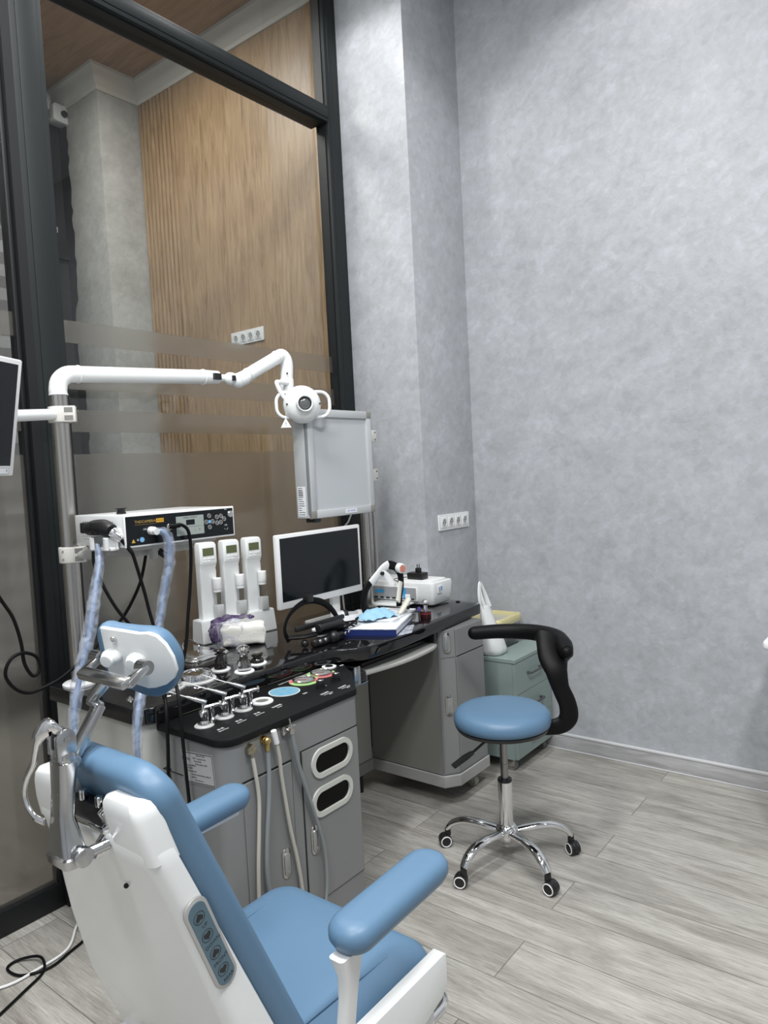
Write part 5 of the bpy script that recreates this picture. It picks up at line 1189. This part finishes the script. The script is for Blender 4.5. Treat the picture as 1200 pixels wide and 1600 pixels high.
# white sheets and folder under the mask
def slab(name, label, cat, c, rz, sx, sy, sz, m, bev=.001, grp=None, z0=D):
    b = MB(); M = Matrix.Translation((c[0], c[1], z0)) @ Matrix.Rotation(math.radians(rz), 4, 'Z'); b.box(-sx/2, sx/2, -sy/2, sy/2, 0, sz, bev, 1, M=M); return tag(obj(name, b, m), label, cat, grp)
slab('white_keyboard', 'white computer keyboard lying behind the books', 'keyboard', (2.33, 2.055, 0), 0, .38, .09, .016, WHITEP, .005)
BC, BR_ = (2.335, 1.895), 24
MBk = Matrix.Translation((BC[0], BC[1], D)) @ Matrix.Rotation(math.radians(BR_), 4, 'Z')
t = thing('book', 'thick book with navy spine wrapped in clear film, lowest on the desk edge', 'book', (BC[0], BC[1], D), math.radians(BR_))
b = MB(); b.box(-.16, -.155, -.115, .115, 0, .026, .001, 1); b.box(-.16, .16, -.115, .115, 0, .0025); b.box(-.16, .16, -.115, .115, .0235, .026); obj('cover', b, NAVY, t, local=True)
b = MB(); b.box(-.155, .155, -.111, .111, .0025, .0235); obj('pages', b, PAPER, t, local=True)
b = MB(); b.box(-.162, .162, -.117, .117, .0262, .0272); b.prism([(-.16, -.118), (.02, -.118), (.05, -.145), (-.10, -.165)], .001, .002) ; obj('clear_wrapper', b, sheer('wrinkled_clear_film', (.75, .80, .90), .35), t, local=True)
b = MB(); b.box(-.156, .156, -.112, .112, .0268, .0285)
b.text('CERTIFICATE', Matrix.Translation((.02, -.04, .0286)) @ Matrix.Rotation(math.radians(90), 4, 'Z'), .018, .0001, 1)
for k in range(5): b.box(-.03+k*.012, -.027+k*.012, -.09, .05, .0285, .0288, mi=1)
obj('title_sheet', b, [PAPER, mat('grey_print', (.25, .27, .30), .6)], t, local=True, smooth=0)
slab('binder', 'white ring-punched folder sticking out behind the blue mask', 'folder', (2.35, 2.03, 0), 12, .34, .16, .010, PAPER, .001, None, D+.017)
b = MB(); M = Matrix.Translation((2.44, 1.93, D+.0295)) @ Matrix.Rotation(math.radians(14), 4, 'Z'); b.box(-.13, .13, -.085, .085, 0, .006, M=M); tag(obj('notepad', b, PAPER), 'stack of loose white sheets between navy book and mask', 'papers')
# face mask
t = thing('face_mask', 'light blue disposable face mask lying on top of the papers', 'mask', (2.37, 1.91, D+.036))
b = MB(); n1, n2 = 18, 10; rows = []
MK = Matrix.Translation((2.35, 1.915, D+.038)) @ Matrix.Rotation(math.radians(-20), 4, 'Z')
for j in range(n2+1):
    v = j/n2; rows.append([tuple(MK @ Vector(((i/n1-.5)*.18*(1-.25*abs(v-.5)), (v-.5)*.095, .004+.034*math.sin(PI*i/n1)**.7*math.sin(PI*v)+.006*math.sin(j*2.1+.8*math.sin(i*.9))*math.sin(PI*i/n1)+.004*math.sin(i*1.3+j)))) for i in range(n1+1)])
b.loft(rows, cap=False, closed=False)
bmesh.ops.solidify(b.bm, geom=b.bm.faces[:], thickness=.0015)
obj('cloth', b, MASK, t, smooth=70)
for s in (-1, 1):
    b = MB(); b.tube([tuple(MK @ Vector(p)) for p in ((s*.078, .034, .004), (s*.105, .035, .010), (s*.125, .010, .004), (s*.118, -.02, .012), (s*.095, -.036, .006), (s*.078, -.03, .004))], .0016, 6); obj('ear_loop', b, WHITEP, t, smooth=60)

# white head lamp with round dial
t = thing('white_head_lamp', 'white and black head lamp with round dial leaning on the printer', 'head lamp', (2.42, 1.90, D))
yq = lambda x: 1.93-(x-2.35)*.25
b = MB(); b.tube([(2.46, 1.97, .875), (2.42, 1.985, .872), (2.375, 1.99, .90), (2.355, 1.985, .95), (2.365, 1.975, 1.0), (2.395, 1.965, 1.035)], [.014, .016, .015, .014, .013, .012], 14, flat=(1.5, .6), up=(0, 1, 0)); obj('padded_band', b, BLACKR, t, smooth=60)
b = MB(); b.tube([(2.385, 1.965, 1.02), (2.42, 1.955, 1.05), (2.455, 1.95, 1.075), (2.49, 1.945, 1.088)], .0125, 12, flat=(1.6, .5), up=(0, 1, 0)); b.tube([(2.44, 1.95, 1.06), (2.475, 1.94, 1.035), (2.495, 1.93, 1.0)], .0115, 12, flat=(1.6, .5), up=(0, 1, 0)); b.cyl((2.437, 1.945, 1.057), (2.437, 1.935, 1.057), .0085, mi=1); obj('white_yoke', b, [WHITEP, BLACKP], t, smooth=60)
b = MB(); b.tube([(2.49, 1.945, 1.088), (2.525, 1.935, 1.075), (2.545, 1.925, 1.04), (2.54, 1.92, .99), (2.525, 1.92, .94), (2.52, 1.92, .90)], .013, 12, flat=(1.5, .6), up=(0, 1, 0)); obj('rear_band', b, BLACKR, t, smooth=60)
b = MB(); b.cyl((2.535, 1.925, 1.07), (2.53, 1.90, 1.067), .022, seg=28, bev=.003); b.cyl((2.53, 1.90, 1.067), (2.5295, 1.8985, 1.0668), .016, mi=1); obj('dial', b, [WHITEP, mat('dial_coral', (.60, .22, .16), .4)], t)
b = MB(); b.tube([(2.52, 1.905, 1.01), (2.50, 1.90, .97), (2.475, 1.89, .93)], .010, 10, flat=(1.5, .6), up=(0, 1, 0)); b.tube([(2.53, 1.88, .925), (2.49, 1.87, .905), (2.44, 1.865, .878)], [.018, .018, .014], 12, flat=(1.3, .8)); b.cyl((2.49, 1.855, .905), (2.488, 1.845, .905), .008, mi=1); obj('optic_arm', b, [mat('ivory_plastic', (.62, .61, .55), .35), BLACKP], t, smooth=60)

# small white scanner / torch behind the mask
t = thing('hand_torch', 'small white torch with black ring behind the keyboard', 'torch', (2.36, 2.13, D))
b = MB(); b.cyl((2.33, 2.14, .872), (2.37, 2.12, .870), .022, .024, bev=.006); obj('head', b, WHITE, t)
b = MB(); b.cyl((2.37, 2.12, .870), (2.385, 2.113, .869), .025, bev=.003); obj('ring', b, BLACKP, t)
b = MB(); b.cyl((2.385, 2.113, .869), (2.43, 2.09, .866), .017, .015); obj('grip', b, mat('torch_grey', (.35, .36, .36), .3), t)
b = MB(); b.tube([(2.41, 2.16, .95), (2.40, 2.15, .90), (2.42, 2.13, .852), (2.47, 2.10, .849), (2.50, 2.12, .853), (2.53, 2.14, .849)], .0022, 8); tag(obj('desk_cable', b, BLACKR), 'thin black cable curling on the worktop beside the white torch', 'cable')

# printer
t = thing('printer', 'white inkjet printer with open front tray against the grey wall', 'printer', (2.86, 2.12, D))
MPr = Matrix.Translation((2.795, 1.925, D)) @ Matrix.Rotation(math.radians(2.0), 4, 'Z')      # front faces -X
W_, Dp = .178, .415                                                                             # depth along +X, width along +Y
b = MB()
sec = []
for z, i in ((0.004, .012), (.010, .006), (.05, .0), (.098, -.004), (.110, -.002), (.113, .004)): sec.append([tuple(MPr @ Vector((x, y, z))) for x, y in rrect(i-.0, W_-i, i, Dp-i, .018, 5)])
b.loft(sec); bd = obj('body', b, WHITE, t, smooth=50)
b = MB(); b.prism(rrect(.012, W_-.012, .02, Dp-.02, .02), .112, .119, .003, 2, M=MPr); obj('scanner_lid', b, WHITEP, bd)
b = MB(); b.box(-.006, .004, .085, Dp-.05, .022, .092, .004, M=MPr); b.box(-.0075, -.0055, .093, Dp-.058, .03, .086, mi=1, M=MPr); obj('front_opening', b, [WHITEP, mat('printer_inside', (.30, .31, .32), .5)], bd)
b = MB(); b.box(-.10, .004, .11, Dp-.11, .008, .018, .004, 2, M=MPr); obj('paper_tray', b, WHITE, t)
b = MB(); b.box(-.009, -.0078, .15, .155+.02, .045, .085, M=MPr); b.box(-.009, -.0078, .28, .335, .055, .07, M=MPr); obj('blue_tape', b, mat('blue_tape', (.05, .32, .60), .4), bd)
b = MB(); b.box(-.012, -.0078, .125, .195, .035, .055, .002, M=MPr); b.box(-.014, -.011, .152, .164, .035, .062, M=MPr, mi=1); obj('cartridge_flap', b, [WHITE, mat('blue_tape', (.05, .32, .60), .4)], bd)
b = MB()
for k in range(7): b.box(-.010, -.0078, .105+k*.036, .125+k*.036, .028, .036, M=MPr)
obj('dark_ribs', b, INK, bd)
b = MB(); b.box(.035, .075, -.0085, -.004, .062, .094, M=MPr); b.box(.040, .055, -.0092, -.0084, .066, .088, M=MPr, mi=1); b.box(.060, .070, -.0092, -.0084, .070, .092, M=MPr, mi=2); obj('side_sticker', b, [PAPER, mat('label_grey', (.4, .4, .4), .5), mat('blue_tape', (.05, .32, .60), .4)], bd)
t = thing('power_adapter', 'black plug-in power adapter standing on top of the printer', 'adapter', (2.86, 2.06, D+.12))
b = MB(); b.box(2.83, 2.885, 2.01, 2.10, D+.120, D+.152, .004); obj('body', b, BLACKP, t)
b = MB(); b.box(2.845, 2.868, 2.035, 2.06, D+.151, D+.175, .004)
for dy in (-.006, .006): b.cyl((2.856, 2.047+dy, D+.173), (2.856, 2.047+dy, D+.192), .0022, seg=8)
obj('plug', b, BLACKP, t)
b = MB(); b.tube([(2.83, 2.10, D+.13), (2.80, 2.13, D+.128), (2.74, 2.12, D+.128), (2.70, 2.06, D+.13), (2.66, 2.0, D+.10)], .0022, 8) ; cb = tag(obj('adapter_cord', b, BLACKR), 'thin black cord running from the adapter over the printer', 'cable')

# stamp and pen
t = thing('rubber_stamp', 'round stamp with clear knob and dark red base at the desk edge', 'stamp', (2.565, 1.80, D))
b = MB(); b.cyl((2.565, 1.81, D), (2.565, 1.81, D+.034), .0235, bev=.002); obj('base', b, mat('dark_red_rubber', (.03, .006, .008), .25), t)
b = MB(); b.torus((2.565, 1.81, D+.024), .0236, .0016); obj('red_band', b, mat('red_band', (.28, .02, .03), .3), t)
b = MB(); b.cyl((2.565, 1.81, D+.034), (2.565, 1.81, D+.06), .0085); b.sph((2.565, 1.81, D+.072), .0175, 1, 1, .8); obj('knob', b, CHROME, t)
b = MB(); b.cyl((2.49, 1.79, D+.005), (2.565, 1.845, D+.042), .0055, seg=12); p_ = tag(obj('pen', b, BLACKP), 'black and violet pen leaning against the stamp base', 'pen')
b = MB(); b.cyl((2.545, 1.830, D+.032), (2.569, 1.848, D+.044), .0068, seg=12); obj('cap', b, mat('violet_plastic', (.06, .03, .22), .35), p_)

# =====================================================================
# CABLES AND SLEEVES
# =====================================================================
def cable(name, pts, r, m, label, sm=6): b = MB(); b.tube(pts, r, 10, sm=sm); return tag(obj(name, b, m, smooth=60), label, 'cable')  # cable paths back-projected from image pixels, kept as computed coordinates
cable('cable', [(.90, 2.2, 1.30), (.953, 2.2, 1.184), (.986, 2.2, 1.117), (1.003, 2.2, 1.039), (1.008, 2.2, .976), (1.031, 2.2, .932), (1.054, 2.2, .950), (1.044, 2.2, .989), (1.004, 2.195, 1.010), (.964, 2.19, 1.0), (.946, 2.19, .958), (.970, 2.19, .911), (1.014, 2.19, .886), (1.078, 2.19, .896), (1.12, 2.18, .915), (1.19, 2.17, .960), (1.26, 2.15, 1.02), (1.31, 2.13, 1.075), (1.36, 2.11, 1.17), (1.385, 2.10, 1.268)], .0052, BLACKR, 'black cable looping once left of the steel pole and rising to the camera unit')
cable('cable', [(1.176, 2.06, 1.30), (1.165, 2.04, 1.26), (1.165, 2.0, 1.20), (1.185, 1.97, 1.13), (1.225, 1.95, 1.06), (1.25, 1.92, 1.0), (1.235, 1.86, .93), (1.215, 1.80, .89), (1.190, 1.76, .84), (1.185, 1.755, .76), (1.18, 1.76, .60), (1.18, 1.77, .30), (1.18, 1.78, .006)], .005, BLACKR, 'black cable crossing behind the headrest and falling between the cabinets')
cable('cable', [(1.196, 1.882, 1.298), (1.205, 1.88, 1.26), (1.225, 1.88, 1.18), (1.238, 1.87, 1.09), (1.25, 1.84, 1.0), (1.235, 1.78, .94), (1.205, 1.72, .90), (1.195, 1.70, .84), (1.19, 1.69, .76), (1.19, 1.68, .60), (1.19, 1.66, .30), (1.19, 1.65, .006)], .005, BLACKR, 'black cable from the chrome camera collar down behind the headrest')
cable('cable', [(1.33, 1.865, 1.366), (1.352, 1.855, 1.368), (1.375, 1.852, 1.345), (1.382, 1.855, 1.28), (1.375, 1.86, 1.18), (1.36, 1.86, 1.09), (1.345, 1.86, 1.0), (1.32, 1.86, .93), (1.27, 1.86, .90), (1.21, 1.80, .905), (1.205, 1.78, .86)], .0052, BLACKR, 'black cable plugged into the camera unit front and hanging in a long curve')
b = MB(); b.cyl((1.318, 1.868, 1.366), (1.352, 1.858, 1.366), .0095, .006, 14, bev=.002); tag(obj('cable_plug', b, BLACKR), 'black cable plug in the front of the camera unit', 'plug')
# light guide in crinkled sleeve on the left
def sleeve(pts, rs, cr, label):
    t = thing('sleeved_light_guide', label, 'light guide', pts[-1])
    b = MB(); b.tube(pts, rs, 14, sm=8); crumple(b, .004, 60, 2); obj('sleeve', b, SLEEVE, t, smooth=60)
    b = MB(); b.tube(pts, cr, 8, sm=8); crumple(b, .002, 18, 9); obj('core', b, CORE, t, smooth=60)
    return t
sleeve([(1.15, 1.985, 1.325), (1.135, 1.96, 1.27), (1.105, 1.94, 1.20), (1.07, 1.92, 1.10), (1.035, 1.91, 1.01), (1.005, 1.90, .93), (.985, 1.89, .85), (.99, 1.88, .75), (1.03, 1.87, .60), (1.10, 1.86, .35), (1.13, 1.86, .15), (1.13, 1.86, .02)], [.010, .014, .018, .020, .020, .018, .015, .013, .012, .012, .011, .010], .0075, 'blue light guide in a crinkled clear sleeve hanging left of the headrest')
sleeve([(1.262, 1.862, 1.356), (1.285, 1.85, 1.352), (1.298, 1.845, 1.32), (1.295, 1.85, 1.25), (1.275, 1.86, 1.16), (1.25, 1.86, 1.07), (1.20, 1.84, .98), (1.155, 1.82, .91), (1.125, 1.80, .85), (1.11, 1.79, .78), (1.11, 1.79, .65), (1.11, 1.79, .3), (1.11, 1.79, .02)], [.012, .015, .018, .016, .015, .014, .014, .017, .016, .015, .012, .011, .011], .0075, 'blue light guide in a clear sleeve from the unit front down behind the headrest')
# cables on the floor at the left
cable('floor_cable', [(.70, 2.42, .006), (.88, 2.262, .006), (1.0, 2.245, .006), (1.10, 2.26, .006), (1.18, 2.35, .006), (1.24, 2.40, .006)], .0045, WHITEP, 'white cable on the floor beside the partition rail')
cable('floor_cable', [(.80, 2.13, .006), (.92, 2.18, .006), (1.0, 2.22, .006), (1.02, 2.28, .018), (.98, 2.34, .007), (.94, 2.33, .006), (.95, 2.26, .006), (1.02, 2.22, .006), (1.10, 2.24, .006), (1.16, 2.26, .006), (1.20, 2.30, .006)], .0042, BLACKR, 'black cable curled in a loop on the floor at the lower left')
